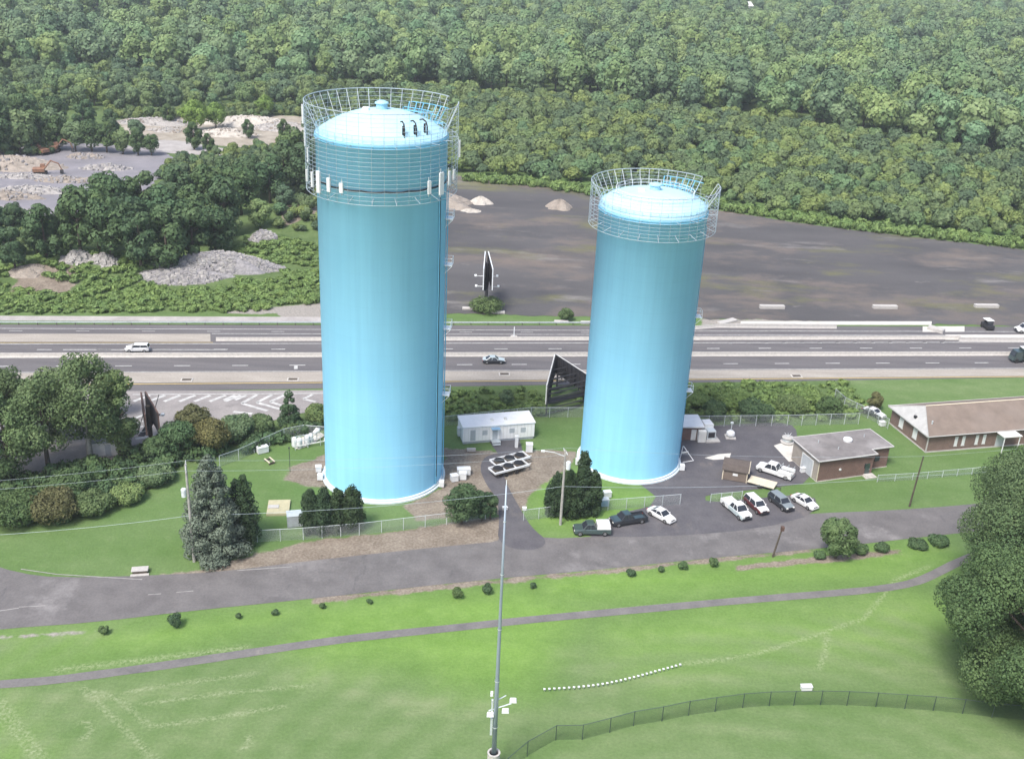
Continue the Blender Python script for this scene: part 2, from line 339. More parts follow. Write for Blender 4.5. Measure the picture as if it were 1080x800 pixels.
def mound(px, py, rx, ry, h): p = G(px, py); MOUNDS.append((p.x, p.y, rx, ry, h))
mound(60, 292, 22, 9, 2.6); mound(105, 285, 16, 8, 2.6); mound(320, 235, 22, 16, 4.0); mound(275, 262, 16, 10, 3.0); mound(200, 290, 30, 8, 1.4); mound(20, 305, 20, 8, 1.2)
def ground_h(x, y):
    z = 0 * x
    for mx, my, rx, ry, h in MOUNDS: z = z + h * np.exp(-(((x - mx) / rx) ** 2 + ((y - my) / ry) ** 2) * 1.6)
    z = z - .05
    return np.where(z < 0, 0.0, z)
GZ = ground_h(GX, GY)
def Zone(polys, fall):
    out = np.zeros(GX.shape)
    for p in polys:
        out = np.maximum(out, np.clip(poly_sd(GX, GY, [G(*q) for q in p]) / fall + .5, 0, 1))
    return out
dirt = Zone([[(170, 606), (215, 601), (250, 589), (300, 577), (335, 568), (400, 562), (470, 551), (528, 543), (540, 560), (528, 577), (400, 588), (330, 598), (260, 606), (200, 612)],
             [(466, 472), (500, 474), (535, 478), (575, 474), (608, 476), (602, 492), (580, 505), (560, 522), (548, 545), (532, 548), (520, 540), (470, 546), (440, 549), (425, 534), (465, 515)],
             [(308, 492), (345, 478), (346, 515), (318, 512), (300, 506)],
             [(545, 548), (560, 566), (600, 572), (600, 580), (540, 580), (532, 560)],
             [(330, 637), (400, 629), (500, 618), (640, 604.5), (740, 594), (860, 582), (860, 578), (740, 589), (640, 600), (500, 612), (330, 630)],
             [(470, 185), (505, 190), (515, 205), (500, 235), (470, 245)], [(20, 296), (60, 292), (95, 296), (70, 312), (10, 316)],
             [(775, 596), (860, 587), (950, 578), (950, 584), (860, 594), (775, 602)], [(290, 222), (335, 205), (335, 240), (300, 246)]], 1.6)
sun_patches = Zone([[(320, 640), (420, 625), (560, 615), (620, 640), (590, 690), (560, 735), (480, 730), (430, 705), (330, 710), (300, 680)], [(640, 660), (760, 640), (880, 640), (960, 628), (1000, 640), (960, 690), (800, 700), (700, 720), (640, 700)],
             [(560, 600), (760, 592), (980, 575), (1000, 590), (960, 605), (700, 630), (560, 640)], [(-40, 735), (0, 745), (40, 800), (30, 840), (-60, 840)], [(556, 508), (600, 500), (660, 515), (720, 520), (700, 535), (620, 558), (570, 555)], [(0, 670), (120, 660), (330, 640), (330, 650), (200, 680), (0, 705)]], 9.0)  # lawn areas tinted brighter to imitate sun through cloud gaps
drz = Zone([[(-60, 720), (100, 715), (300, 690), (500, 735), (620, 750), (560, 800), (560, 860), (-60, 860)], [(600, 690), (760, 660), (960, 640), (1000, 700), (1060, 740), (860, 725), (700, 735), (600, 760)],
            [(540, 860), (590, 790), (700, 755), (860, 740), (1000, 748), (1120, 770), (1120, 860)], [(-40, 668), (150, 660), (60, 690), (-40, 712)], [(470, 337), (620, 337), (620, 343), (470, 343)], [(880, 402), (1120, 398), (1120, 415), (940, 416)]], 6.0)
# arcs of dry mown bands inside the field fence
roughz = Zone([[(-80, 330), (-80, 230), (40, 225), (200, 270), (335, 200), (470, 180), (470, 235), (400, 330)], [(-100, 412), (140, 412), (335, 430), (335, 450), (250, 478), (160, 512), (90, 545), (-120, 580)], [(440, 412), (620, 408), (620, 440), (440, 446)], [(700, 404), (890, 402), (920, 440), (700, 448)]], 5.0)
roughz = np.maximum(roughz, Zone([[(-200, 150), (345, 90), (345, 330), (-200, 330)]], 8.0)); roughz = np.maximum(roughz, np.clip((GY - np.interp(GX, [-400, -60, 20, 160, 400], [330, 340, 372, 325, 200])) / 10, 0, 1))
gravz = Zone([[(740, 336), (885, 338), (885, 343), (740, 343)], [(288, 326), (345, 322), (345, 337), (300, 338)], [(-60, 672), (60, 667), (100, 665), (90, 667), (50, 670), (-60, 678)], [(225, 330), (345, 318), (345, 326), (280, 331)]], 1.5)
lines_w = np.zeros(GX.shape)
for pl, w in (([(719, 700), (767, 694), (801, 688), (858, 670), (911, 652), (931, 628), (945, 611), (979, 597)], .28), ([(873, 671), (870, 690), (864, 704)], .3), ([(87, 725), (120, 757), (159, 797), (190, 830)], .30), ([(97, 728), (125, 737), (159, 766), (231, 756), (300, 744)], .25), ([(130, 730), (190, 720), (270, 710)], .22),
              ([(84, 762), (92, 761), (97, 768), (92, 777), (84, 778)], .25), ([(150, 742), (240, 730), (330, 722)], .2), ([(262, 776), (263, 784), (256, 790)], .25), ([(0, 738), (22, 766), (48, 800), (60, 820)], .30), ([(-8, 742), (12, 768), (38, 802)], .25), ([(60, 706), (180, 692), (260, 682)], .4), ([(560, 652), (675, 640), (760, 634)], .25)):
    q = [tuple(G(*p).xy) for p in pl]; lines_w = np.maximum(lines_w, np.clip(1.0 - line_d(GX, GY, q) / (w * 1.9), 0, 1) * .55)
fc = G(820, 1010); rr = np.hypot(GX - fc.x, GY - fc.y)
drz = drz * (0.72 + .28 * np.sin(rr * 1.55))
me = bpy.data.meshes.new('ground'); ny, nx = GX.shape; nv = nx * ny
me.vertices.add(nv); me.vertices.foreach_set('co', np.stack([GX, GY, GZ], -1).astype(np.float32).ravel())
ii = (np.arange(ny - 1)[:, None] * nx + np.arange(nx - 1)[None, :]).ravel(); q = np.stack([ii, ii + 1, ii + 1 + nx, ii + nx], -1).astype(np.int32)
me.loops.add(q.size); me.loops.foreach_set('vertex_index', q.ravel()); me.polygons.add(len(q)); me.polygons.foreach_set('loop_start', np.arange(len(q), dtype=np.int32) * 4); me.polygons.foreach_set('loop_total', np.full(len(q), 4, np.int32))
me.update(calc_edges=True); me.polygons.foreach_set('use_smooth', np.ones(len(q), bool))
for nm, ch in (('zoneA', (dirt, sun_patches, drz)), ('zoneB', (roughz, gravz, lines_w))):
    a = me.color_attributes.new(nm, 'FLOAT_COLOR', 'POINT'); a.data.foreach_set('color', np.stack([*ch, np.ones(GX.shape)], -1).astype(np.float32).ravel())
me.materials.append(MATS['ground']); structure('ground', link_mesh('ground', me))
def gz(p): return float(ground_h(np.array(p.x), np.array(p.y)))
# ------------------------------------------------------------------ roads and paved areas
sheet('road', 'road', [(-120, 588), (-20, 592), (20, 604), (60, 609), (150, 607), (230, 603), (320, 592), (400, 583), (500, 573), (524, 571), (527, 566), (565, 566), (600, 568), (690, 559), (700, 552), (860, 541), (940, 538), (1010, 533), (1150, 520), (1150, 548), (1000, 563), (870, 578), (740, 589), (640, 600), (500, 612), (330, 631), (200, 644), (100, 656), (0, 663), (-120, 676)], .03, 1)
sheet('parking_lot', 'lot_asphalt', [(600, 566), (640, 545), (700, 530), (668, 505), (700, 470), (716, 460), (745, 449), (800, 446), (833, 446), (842, 456), (838, 480), (862, 508), (800, 516), (744, 521), (744, 530), (790, 526), (858, 520), (864, 541), (800, 558), (700, 566)], .045, 1)
sheet('driveway', 'lot_asphalt', [(524, 574), (527, 548), (524, 525), (512, 510), (505, 492), (514, 478), (552, 478), (556, 484), (530, 497), (536, 514), (548, 535), (560, 556), (580, 572), (560, 582)], .045, 2)
ribbon('footpath', 'path', [(-90, 730), (0, 721), (48, 718), (111, 710), (183, 700), (250, 690), (327, 678.5), (385, 671), (481, 661.6), (560, 653), (675, 642.6), (791, 632), (897, 624), (945, 618.5), (969, 612.7), (988, 604), (1015, 590), (1060, 575)], 1.5, .03)
sheet('gravel_lot', 'dark_lot', [(430, 190), (480, 186), (520, 189), (560, 193), (640, 208), (760, 222), (860, 238), (1000, 254), (1080, 263), (1300, 292), (1300, 352), (1080, 344), (960, 341), (760, 336), (600, 334), (470, 330), (400, 330), (400, 240)], .04, 1, .25)
sheet('quarry_yard', 'quarry', [(-160, 172), (0, 156), (60, 150), (120, 152), (188, 161), (170, 190), (110, 225), (40, 232), (0, 226), (-160, 240)], .05, 1, .5)
sheet('rubble_yard', 'rubble_ground', [(125, 126), (180, 123), (250, 122), (325, 122), (345, 130), (330, 150), (260, 156), (215, 152), (150, 147), (130, 138)], .03, 1, .6)
sheet('access_road', 'gravel_pale', [(150, 150), (180, 147), (215, 153), (250, 159), (245, 165), (200, 163), (150, 160)], .04, 1)
# highway: straight strips, each run past the frame on both sides
def hw(yl, yr, t):     # t: 0 = px x=0, 1 = px x=1080
    a = G(0, yl); b = G(1080, yr); return a.lerp(b, t)
def strip(b, top, bot, z, t0=-.8, t1=1.8):
    b.poly([(*hw(*bot, t0).xy, z), (*hw(*bot, t1).xy, z), (*hw(*top, t1).xy, z), (*hw(*top, t0).xy, z)])
b = MB().mat('highway'); strip(b, (342, 344.5), (415, 398), .03); structure('highway', b.build('highway'))
b = MB().mat('shoulder'); strip(b, (393.5, 389), (405, 396.5), .05); structure('shoulder', b.build('shoulder'))
b = MB().mat('shoulder'); strip(b, (352, 353), (360.5, 360), .05, -.8, .188); structure('median_pavement', b.build('median_pavement'))
b = MB().mat('concrete'); strip(b, (333, 337), (338, 342), .03, -.8, .30); o = structure('verge', b.build('verge')); o.data.materials[0] = MATS['gravel_pale']
b = MB().mat('concrete')
strip(b, (338.5, 339), (341, 343), .05, .70, .90); strip(b, (346, 344), (352, 350), .055, .89, .935); strip(b, (352, 353), (357, 358.5), .055, .915, 1.8); structure('concrete_verge', b.build('concrete_verge'))
sheet('hatched_area', 'chevron_asphalt', [(120, 412.5), (345, 411.5), (345, 430), (300, 440), (200, 470), (150, 485), (20, 515), (-60, 500), (-60, 440), (100, 414)], .06, 0)
b = MB().mat('paint_white')
def lane(yl, yr, w, t0=-.8, t1=1.8, z=.075):
    p = hw(yl, yr, t0); q_ = hw(yl, yr, t1); n = (q_ - p).normalized(); n = Vector((-n.y, n.x, 0)) * w / 2
    b.poly([(*(p - n).xy, z), (*(q_ - n).xy, z), (*(q_ + n).xy, z), (*(p + n).xy, z)])
def dashes(yl, yr, xs, ln, w=.3):
    for x in xs: lane(yl, yr, w, (x - ln / 2) / 1080, (x + ln / 2) / 1080)
lane(346.5, 350, .25); lane(363, 361, .28, -.8, 1.8); lane(351.5, 354, .25, .19, 1.8); lane(393, 388.5, .22); lane(377.5, 374.5, .2); lane(416, 399, .01)
dashes(369, 367, range(-300, 1400, 57), 14); dashes(386.5, 382.5, range(-281, 1400, 57), 16); dashes(349, 352, range(15, 700, 64), 13, .2); dashes(363.5, 361.2, range(744, 1000, 20), 4, .5)
lane(369, 368.7, .3, 60 / 1080, 220 / 1080)
o = structure('lane_markings', b.build('lane_markings'))
b = MB().mat('paint_yellow'); lane(406.5, 397.3, .3, -.8, 1.8, .08); lane(361.6, 360.4, .2, -.8, .19, .08); structure('edge_line', b.build('edge_line'))
b = MB().mat('paint_white')
def stroke(a, c_, w, z=.085):
    p = G(*a); q_ = G(*c_); n = (q_ - p).normalized(); n = Vector((-n.y, n.x, 0)) * w / 2
    b.poly([(*(p - n).xy, z), (*(q_ - n).xy, z), (*(q_ + n).xy, z), (*(p + n).xy, z)])
stroke((140, 416.3), (343, 415), .3)
for x in range(141, 250, 16): stroke((x, 423.5), (x + 17, 417), .75)
for x in (236, 248): stroke((x, 422), (x + 12, 417), .7)
for i, (x, l) in enumerate(((255, 27), (271, 24), (285, 17))):
    stroke((x, 425.5 - i * .8), (x + 16, 416.5), .7); stroke((x, 425.5 - i * .8), (x + l, 433.5 - i * 2), .7)
stroke((246, 434.5), (266, 436.5), .7); stroke((320, 421), (333, 424), .6); stroke((320, 421), (330, 416), .6)
for y in (439, 445, 450.5, 455.5): stroke((143, y + 2), (151, y - 1), .6)
stroke((143, 463), (163, 459.5), .6); stroke((312, 386), (312, 389.5), .7)
structure('hatched_markings', b.build('hatched_markings'))
simple('paint_worn', (.30, .29, .28), .8, .25, 1.0)
b = MB().mat('paint_worn')
for a_, c_ in (((60, 605.5), (150, 611)), ((22, 600), (60, 605.5)), ((20, 640), (48, 638.5)), ((0, 644), (20, 641)), ((156, 627), (170, 626)), ((186, 624.5), (204, 623)), ((250, 601.5), (308, 597.5))): stroke(a_, c_, .15, .05)
structure('road_markings', b.build('road_markings'))
sheet('concrete_pad', 'concrete', [(816, 470), (836, 463), (839, 470), (837, 486), (832, 487)], .065, 0)
sheet('concrete_pad', 'concrete', [(743, 483), (757, 479), (771, 478), (769, 484), (752, 485)], .065, 0)
sheet('concrete_pad', 'concrete', [(309, 472), (318, 461), (338, 456), (343, 459), (330, 468), (315, 474)], .065, 0)
sheet('trailer_apron', 'lot_asphalt', [(516, 466), (548, 463), (552, 478), (527, 481)], .065, 0)
# ------------------------------------------------------------------ foliage helpers
def quads_mesh(name, C_, Nn, size, val, mats, extra=None):
    """many leaf-clump quads: centres C_, facing Nn, sizes; plus optional MB for wood"""
    n = len(C_); up = np.tile(np.array([0, 0, 1.0]), (n, 1)) + rng.normal(0, .4, (n, 3))
    u = np.cross(Nn, up); u /= np.linalg.norm(u, axis=1)[:, None] + 1e-9; w = np.cross(Nn, u)
    a = rng.uniform(0, 6.28, n)[:, None]; u2 = u * np.cos(a) + w * np.sin(a); w2 = -u * np.sin(a) + w * np.cos(a)
    s = size[:, None]; e = rng.uniform(.6, 1.0, n)[:, None]; k = rng.uniform(-.25, .25, (n, 1))
    V = np.stack([C_ - u2 * s, C_ - w2 * s * e + Nn * s * k, C_ + u2 * s, C_ + w2 * s * e + Nn * s * k], 1).reshape(-1, 3)
    wv = np.array(extra.v, float).reshape(-1, 3) if extra else np.zeros((0, 3))
    me = bpy.data.meshes.new(name); me.vertices.add(len(V) + len(wv)); me.vertices.foreach_set('co', np.concatenate([V, wv]).astype(np.float32).ravel())
    loops = list(); 
    li = np.arange(4 * n, dtype=np.int32); ls = np.arange(n, dtype=np.int32) * 4; lt = np.full(n, 4, np.int32); mi = np.zeros(n, np.int32)
    if extra:
        ex = [i + 4 * n for f in extra.f for i in f]; cnt = np.array([len(f) for f in extra.f], np.int32)
        st = 4 * n + np.concatenate([[0], np.cumsum(cnt)[:-1]]).astype(np.int32)
        li = np.concatenate([li, np.array(ex, np.int32)]); ls = np.concatenate([ls, st]); lt = np.concatenate([lt, cnt]); mi = np.concatenate([mi, np.ones(len(cnt), np.int32)])
    me.loops.add(len(li)); me.loops.foreach_set('vertex_index', li); me.polygons.add(len(ls)); me.polygons.foreach_set('loop_start', ls); me.polygons.foreach_set('loop_total', lt)
    for q in mats: me.materials.append(MATS[q])
    me.polygons.foreach_set('material_index', mi); me.update(calc_edges=True)
    at = me.attributes.new('v', 'FLOAT', 'POINT'); at.data.foreach_set('value', np.concatenate([np.repeat(val, 4), np.zeros(len(wv))]).astype(np.float32))
    return me
def dirs(n, up=0.0):
    d = rng.normal(0, 1, (n, 3)); d[:, 2] += up; d /= np.linalg.norm(d, axis=1)[:, None]; return d
def crown(R, z0, z1, ncl, nleaf, size, form='round', rc=.36, jit=.26):
    """clumps placed through the crown's volume, leaves on and in every clump"""
    Cc = (z0 + z1) / 2; Hh = (z1 - z0) / 2; d = dirs(ncl, .2); rad = rng.uniform(.45, 1, ncl) ** .5; cr = R * rc * rng.uniform(.65, 1.25, ncl); sq = np.array([1, 1, .85])
    cl = d * rad[:, None] * np.stack([R - cr, R - cr, np.maximum(Hh - cr * .8, .1)], 1) + np.array([0, 0, Cc])
    if form == 'cone':
        t = rng.uniform(0, 1, ncl) ** 1.25; a = rng.uniform(0, 6.28, ncl); pr = (1 - t) ** .58; rr_ = R * pr * rng.uniform(.35, .85, ncl)
        cl = np.stack([rr_ * np.cos(a), rr_ * np.sin(a), z0 + t * (z1 - z0) * .98], 1); cr = R * rc * (.18 + pr * .75) * rng.uniform(.8, 1.2, ncl)
        cl[:3] = [[0, 0, z1 - (z1 - z0) * q] for q in (.02, .06, .11)]
    if form == 'column':
        t = rng.uniform(0, 1, ncl); a = rng.uniform(0, 6.28, ncl); pr = np.cos(t * 1.5) ** .55 * (.82 + .3 * np.sin(np.clip(t, 0, .5) * 3.14))
        rr_ = R * pr * rng.uniform(.25, .72, ncl); cl = np.stack([rr_ * np.cos(a), rr_ * np.sin(a), z0 + t * (z1 - z0) * .96], 1); cr = R * rc * (.25 + pr * .75); sq = np.array([1, 1, 1.5])
    k = rng.choice(ncl, nleaf, p=cr ** 2 / (cr ** 2).sum()); dd = dirs(nleaf, .3); rr_ = cr[k] * rng.uniform(.6, 1.0, nleaf) ** .5
    P_ = cl[k] + dd * rr_[:, None] * sq
    Nn = dd + rng.normal(0, jit, (nleaf, 3)); Nn /= np.linalg.norm(Nn, axis=1)[:, None]
    ok = P_[:, 2] > min(z0 * .6, .05)
    clv = rng.uniform(0, 1, ncl)[k]; val = np.clip(.5 * clv + .5 * rng.uniform(0, 1, nleaf), 0, 1)
    return P_[ok], Nn[ok], (size * rng.uniform(.6, 1.25, nleaf))[ok], val[ok]
def trunk_mb(H, r, limbs=4, lean=.3, mat='bark'):
    b = MB().mat(mat); lx, ly = random.uniform(-lean, lean), random.uniform(-lean, lean)
    pts = [(lx * t * t, ly * t * t, H * t) for t in (0, .3, .6, .85)]; b.tube(pts, [r * 1.25, r * .9, r * .6, r * .25], 7)
    for i in range(limbs):
        t = random.uniform(.3, .6); a = random.uniform(0, 6.28); L_ = H * random.uniform(.2, .32); p = Vector((lx * t * t, ly * t * t, H * t))
        q_ = p + Vector((math.cos(a) * L_, math.sin(a) * L_, L_ * .8)); b.tube([p, (p + q_) / 2 + Vector((0, 0, -.04 * L_)), q_], [r * .45, r * .32, r * .12], 5)
    return b
def tree_protos(mat, n, R, z0, H, ncl, nleaf, size, rc=.36, bark='bark', form='round', limbs=4, jit=.26):
    out = []
    for i in range(n):
        r_ = R * rng.uniform(.88, 1.12); c_ = crown(r_, z0, H, ncl, nleaf, size, form, rc, jit)
        t = trunk_mb(H * .9, H * .022, limbs, .3, bark)
        out.append((quads_mesh('crown', *c_, [mat]), t.mesh('trunk', True), c_, t))
    return out
def place_tree(proto, p, s, rz, name, label, cat, group, sz=None):
    t = thing(name, label, cat, (p.x, p.y, gz(p)), rz, group); t.scale = (s, s, sz or s)
    link_mesh('crown', proto[0], t); link_mesh('trunk', proto[1], t); return t
def fill(polys, space, jitter=.42):
    """jittered grid of points inside outlines laid on the ground"""
    out = []
    for p in polys:
        pts = [G(*q) for q in p]; xs = [q.x for q in pts]; ys = [q.y for q in pts]
        X_, Y_ = np.meshgrid(np.arange(min(xs), max(xs), space), np.arange(min(ys), max(ys), space)); X_[1::2] += space / 2
        X_ = X_.ravel() + rng.uniform(-jitter, jitter, X_.size) * space; Y_ = Y_.ravel() + rng.uniform(-jitter, jitter, Y_.size) * space
        ok = poly_sd(X_, Y_, pts) > 0; out += list(zip(X_[ok], Y_[ok]))
    return out
def instanced(name, pts, protos, mat, smin, smax, label, cat, hs=1.0, zoff=0.0):
    """one object of uncountable stuff: points that carry whole shaped plants"""
    me = bpy.data.meshes.new(name); n = len(pts)
    me.vertices.add(n); P_ = np.array([(x, y, gz(Vector((x, y, 0))) + zoff) for x, y in pts]); me.vertices.foreach_set('co', P_.astype(np.float32).ravel())
    s = rng.uniform(smin, smax, n); sc = np.stack([s, s, s * hs * rng.uniform(.85, 1.2, n)], 1)
    a = me.attributes.new('sc', 'FLOAT_VECTOR', 'POINT'); a.data.foreach_set('vector', sc.astype(np.float32).ravel())
    r_ = np.stack([0 * s, 0 * s, rng.uniform(0, 6.28, n)], 1); a = me.attributes.new('ro', 'FLOAT_VECTOR', 'POINT'); a.data.foreach_set('vector', r_.astype(np.float32).ravel())
    a = me.attributes.new('va', 'INT', 'POINT'); a.data.foreach_set('value', rng.integers(0, len(protos), n).astype(np.int32))
    o = link_mesh(name, me); ng = bpy.data.node_groups.new(name, 'GeometryNodeTree')
    ng.interface.new_socket('Geometry', in_out='INPUT', socket_type='NodeSocketGeometry'); ng.interface.new_socket('Geometry', in_out='OUTPUT', socket_type='NodeSocketGeometry')
    gi = ng.nodes.new('NodeGroupInput'); go = ng.nodes.new('NodeGroupOutput'); jn = ng.nodes.new('GeometryNodeJoinGeometry')
    def attr(nm, ty):
        q = ng.nodes.new('GeometryNodeInputNamedAttribute'); q.data_type = ty; q.inputs[0].default_value = nm; return q.outputs[0]
    sa_, ra_, va_ = attr('sc', 'FLOAT_VECTOR'), attr('ro', 'FLOAT_VECTOR'), attr('va', 'INT')
    for i, pm in enumerate(protos):
        po = bpy.data.objects.new(name + '_form', pm)
        oi = ng.nodes.new('GeometryNodeObjectInfo'); oi.inputs['Object'].default_value = po; oi.inputs['As Instance'].default_value = True
        cp = ng.nodes.new('FunctionNodeCompare'); cp.data_type = 'INT'; cp.operation = 'EQUAL'; ng.links.new(va_, cp.inputs[2]); cp.inputs[3].default_value = i
        ip = ng.nodes.new('GeometryNodeInstanceOnPoints'); ng.links.new(gi.outputs[0], ip.inputs['Points']); ng.links.new(cp.outputs[0], ip.inputs['Selection'])
        ng.links.new(oi.outputs['Geometry'], ip.inputs['Instance']); ng.links.new(sa_, ip.inputs['Scale']); ng.links.new(ra_, ip.inputs['Rotation']); ng.links.new(ip.outputs[0], jn.inputs[0])
    ng.links.new(jn.outputs[0], go.inputs[0]); md = o.modifiers.new('plants', 'NODES'); md.node_group = ng
    tag(o, label, cat); return stuff(o)
def occluded(x, y):
    """points that stand behind the two tanks seen from the photograph's side"""
    for c_, R_, yy in ((T1, 9.6, 150), (T2, 8.5, 160)):
        if y > yy:
            t = c_.y / y; 
            if abs(x * t - c_.x) < R_ * .8 and y < (260 if c_ is T1 else 200): return True
    return False
T1 = G(405, 499); T2 = G(663, 484)
# ------------------------------------------------------------------ water tanks
def cage(b, R, z0, z1, n_ring, n_post, gap, gap_z, r=.025):
    for i in range(n_ring):
        z = z0 + (z1 - z0) * i / (n_ring - 1); a0, a1 = (gap[1], gap[0] + 2 * math.pi) if z > gap_z else (0, 2 * math.pi)
        n = 96; b.tube([(R * math.cos(a0 + (a1 - a0) * k / n), R * math.sin(a0 + (a1 - a0) * k / n), z) for k in range(n + 1)], r * (2.6 if i == n_ring - 1 else 1.6 if i == 0 else 1), 5, False)
def tank(T, R, h, cz0, cz1, nring, name, label, Rc, gap, tall):
    t = thing(name, label, 'water tank', (T.x, T.y, 0))
    b = MB().mat('tank_blue'); b.lathe([(R + .02, .35), (R, .5), (R, h - .5), (R + .09, h - .45), (R + .12, h - .1), (R + .05, h)], 160); b.build('shell', t, smooth=True)
    part('foundation', 'foundation', t, lambda b: b.lathe([(R + .55, .0), (R + .55, .25), (R + .30, .28), (R + .28, .6), (R + .03, .64)], 96))
    rise = R * (.34 if tall else .30); prof = []
    for i in range(15):
        a = i / 14; prof.append(((R - .05) * (1 - a) + .01, h + rise * (1 - (1 - a) ** 2.1) + .02))
    if tall: part('roof', 'tank_roof', t, lambda b: b.lathe(prof, 128), True)
    else:
        part('roof', 'tank_roof', t, lambda b: b.lathe([(R, h + .02), (R * .98, h + .5), (R * .86, h + rise * .50), (R * .72, h + rise * .66), (R * .70, h + rise * .72), (R * .5, h + rise * .88), (R * .25, h + rise), (.01, h + rise * 1.04)], 128), True)
    # roof rail (inner ring with posts), hatch
    rl = MB().mat('galv_white'); rr_ = R * (.62 if tall else .72); zz = h + rise * (.64 if tall else .66)
    for dz in (.55, 1.05): rl.tube([(rr_ * math.cos(a), rr_ * math.sin(a), zz + dz) for a in np.linspace(0, 2 * math.pi, 73)], .03, 5, False)
    for a in np.linspace(0, 2 * math.pi, 25)[:-1]: rl.tube([(rr_ * math.cos(a), rr_ * math.sin(a), zz - .3), (rr_ * math.cos(a), rr_ * math.sin(a), zz + 1.05)], .03, 4)
    if tall:
        pass
    rl.build('roof_rail', t) if not tall else None
    hz = h + rise
    v = part('roof_vent', 'tank_roof_edge', t, lambda b: b.lathe([(.8, hz - .3), (.8, hz + .7), (.98, hz + .75), (.95, hz + .9), (.4, hz + 1.15), (.01, hz + 1.2)], 24))
    part('hatch', 'galv_white', t, lambda b: b.box(-2.6, -1.7, -1.2, -.3, hz - .35, hz + .25, .05))
    # rim hand rail standing on the shell's edge
    er = MB().mat('tank_roof_edge')
    for dz in (.5, 1.0): er.tube([((R - .1) * math.cos(a), (R - .1) * math.sin(a), h + dz) for a in np.linspace(0, 2 * math.pi, 97)], .03, 4, False)
    for a in np.linspace(0, 2 * math.pi, 41)[:-1]: er.tube([((R - .1) * math.cos(a), (R - .1) * math.sin(a), h), ((R - .1) * math.cos(a), (R - .1) * math.sin(a), h + 1.0)], .03, 4)
    er.build('rim_rail', t)
    part('shell_band', 'tank_blue_trim', t, lambda b: b.lathe([(R + .11, h - .62), (R + .2, h - .56), (R + .11, h - .5)], 128))
    # outer cage: rings, verticals and spokes
    c_ = MB().mat('cage_grey'); cage(c_, Rc, cz0, cz1, nring, 40, gap, cz1 - (cz1 - cz0) * .34); c_.build('cage_rings', t)
    c_ = MB().mat('cage_grey'); npst = 40
    for i in range(npst):
        a = 2 * math.pi * i / npst; top = cz1
        aa = a % (2 * math.pi)
        if gap[0] + .02 < aa < gap[1] - .02: top = cz1 - (cz1 - cz0) * .36
        ca, sa_ = math.cos(a), math.sin(a); c_.mat('cage_grey'); c_.tube([(Rc * ca, Rc * sa_, cz0), (Rc * ca, Rc * sa_, top)], .022, 4)
        if i % 2 == 0:
            c_.tube([(Rc * ca, Rc * sa_, cz0 + .05), (R * ca, R * sa_, cz0 + .6)], .05, 4)
            c_.tube([(Rc * ca, Rc * sa_, h - .2), (R * ca, R * sa_, h - .3)], .05, 4)
        c_.mat('galv')
        if top == cz1 and sa_ > -.35: c_.tube([(Rc * ca, Rc * sa_, cz1 - .05), ((R - .25) * ca, (R - .25) * sa_, h + .25)], .042, 4)
    c_.build('cage_posts', t)
    # blue stair landing behind the rim, at the gap
    s_ = MB().mat('tank_blue_trim'); am = (gap[0] + gap[1]) / 2 + .55
    for k in range(7):
        a = am - .28 + k * .11; ca, sa_ = math.cos(a), math.sin(a)
        s_.tube([((R + .15) * ca, (R + .15) * sa_, h - .4), ((R - 2.6) * ca, (R - 2.6) * sa_, h + 1.6)], .07, 4); s_.tube([((R - .2) * ca, (R - .2) * sa_, h), ((Rc - .1) * ca, (Rc - .1) * sa_, h + 2.6)], .08, 4)
        s_.tube([((R - 1.2) * ca, (R - 1.2) * sa_, h + .5), ((R - 1.2) * ca, (R - 1.2) * sa_, h + 2.2)], .05, 4)
    for rr2, z2 in ((R - 1.2, h + 2.2), (R - .2, h + 1.6), (Rc - .1, h + 2.6), (R - 2.4, h + 2.0)):
        s_.tube([(rr2 * math.cos(am - .36 + k * .09), rr2 * math.sin(am - .36 + k * .09), z2) for k in range(9)], .06, 4)
    b_a = [am - .30 + k * .1 for k in range(7)]
    for a, a2 in zip(b_a[:-1], b_a[1:]):
        s_.poly([((R - .15) * math.cos(a), (R - .15) * math.sin(a), h + .35), ((Rc - .2) * math.cos(a), (Rc - .2) * math.sin(a), h + .35), ((Rc - .2) * math.cos(a2), (Rc - .2) * math.sin(a2), h + .35), ((R - .15) * math.cos(a2), (R - .15) * math.sin(a2), h + .35)])
    s_.build('access_landing', t)
    # caged ladder with rest platforms down the right-hand side
    la = math.radians(-4) if tall else math.radians(4)
    L_ = MB().mat('tank_blue_trim'); ca, sa_ = math.cos(la), math.sin(la); rx = R + .28
    for off in (-.25, .25): L_.tube([(rx * ca - off * sa_, rx * sa_ + off * ca, .6), (rx * ca - off * sa_, rx * sa_ + off * ca, cz0)], .05, 4)
    z = .8
    while z < cz0: L_.tube([(rx * ca + .25 * sa_, rx * sa_ - .25 * ca, z), (rx * ca - .25 * sa_, rx * sa_ + .25 * ca, z)], .03, 4); z += .45
    L_.build('ladder', t)
    for pz in ((15, 26, 36, 43) if tall else (13, 26)):
        def plat(b):
            q = [(R, -.8), (R + 1.15, -.8), (R + 1.15, .8), (R, .8)]; q = [(x * ca - y * sa_, x * sa_ + y * ca) for x, y in q]; b.prism(q, pz, pz + .1)
            for dz in (.6, 1.15): b.tube([(*q[0], pz + dz), (*q[1], pz + dz), (*q[2], pz + dz), (*q[3], pz + dz)], .035, 4)
            for x, y in q[1:3]: b.tube([(x, y, pz), (x, y, pz + 1.15)], .035, 4)
            b.tube([(*q[1], pz), (R * ca + .8 * sa_, R * sa_ - .8 * ca, pz - 1.2)], .04, 4); b.tube([(*q[2], pz), (R * ca - .8 * sa_, R * sa_ + .8 * ca, pz - 1.2)], .04, 4)
        part('ladder_platform', 'galv_white', t, plat)
    ang = math.radians(-23) if tall else math.radians(-12)
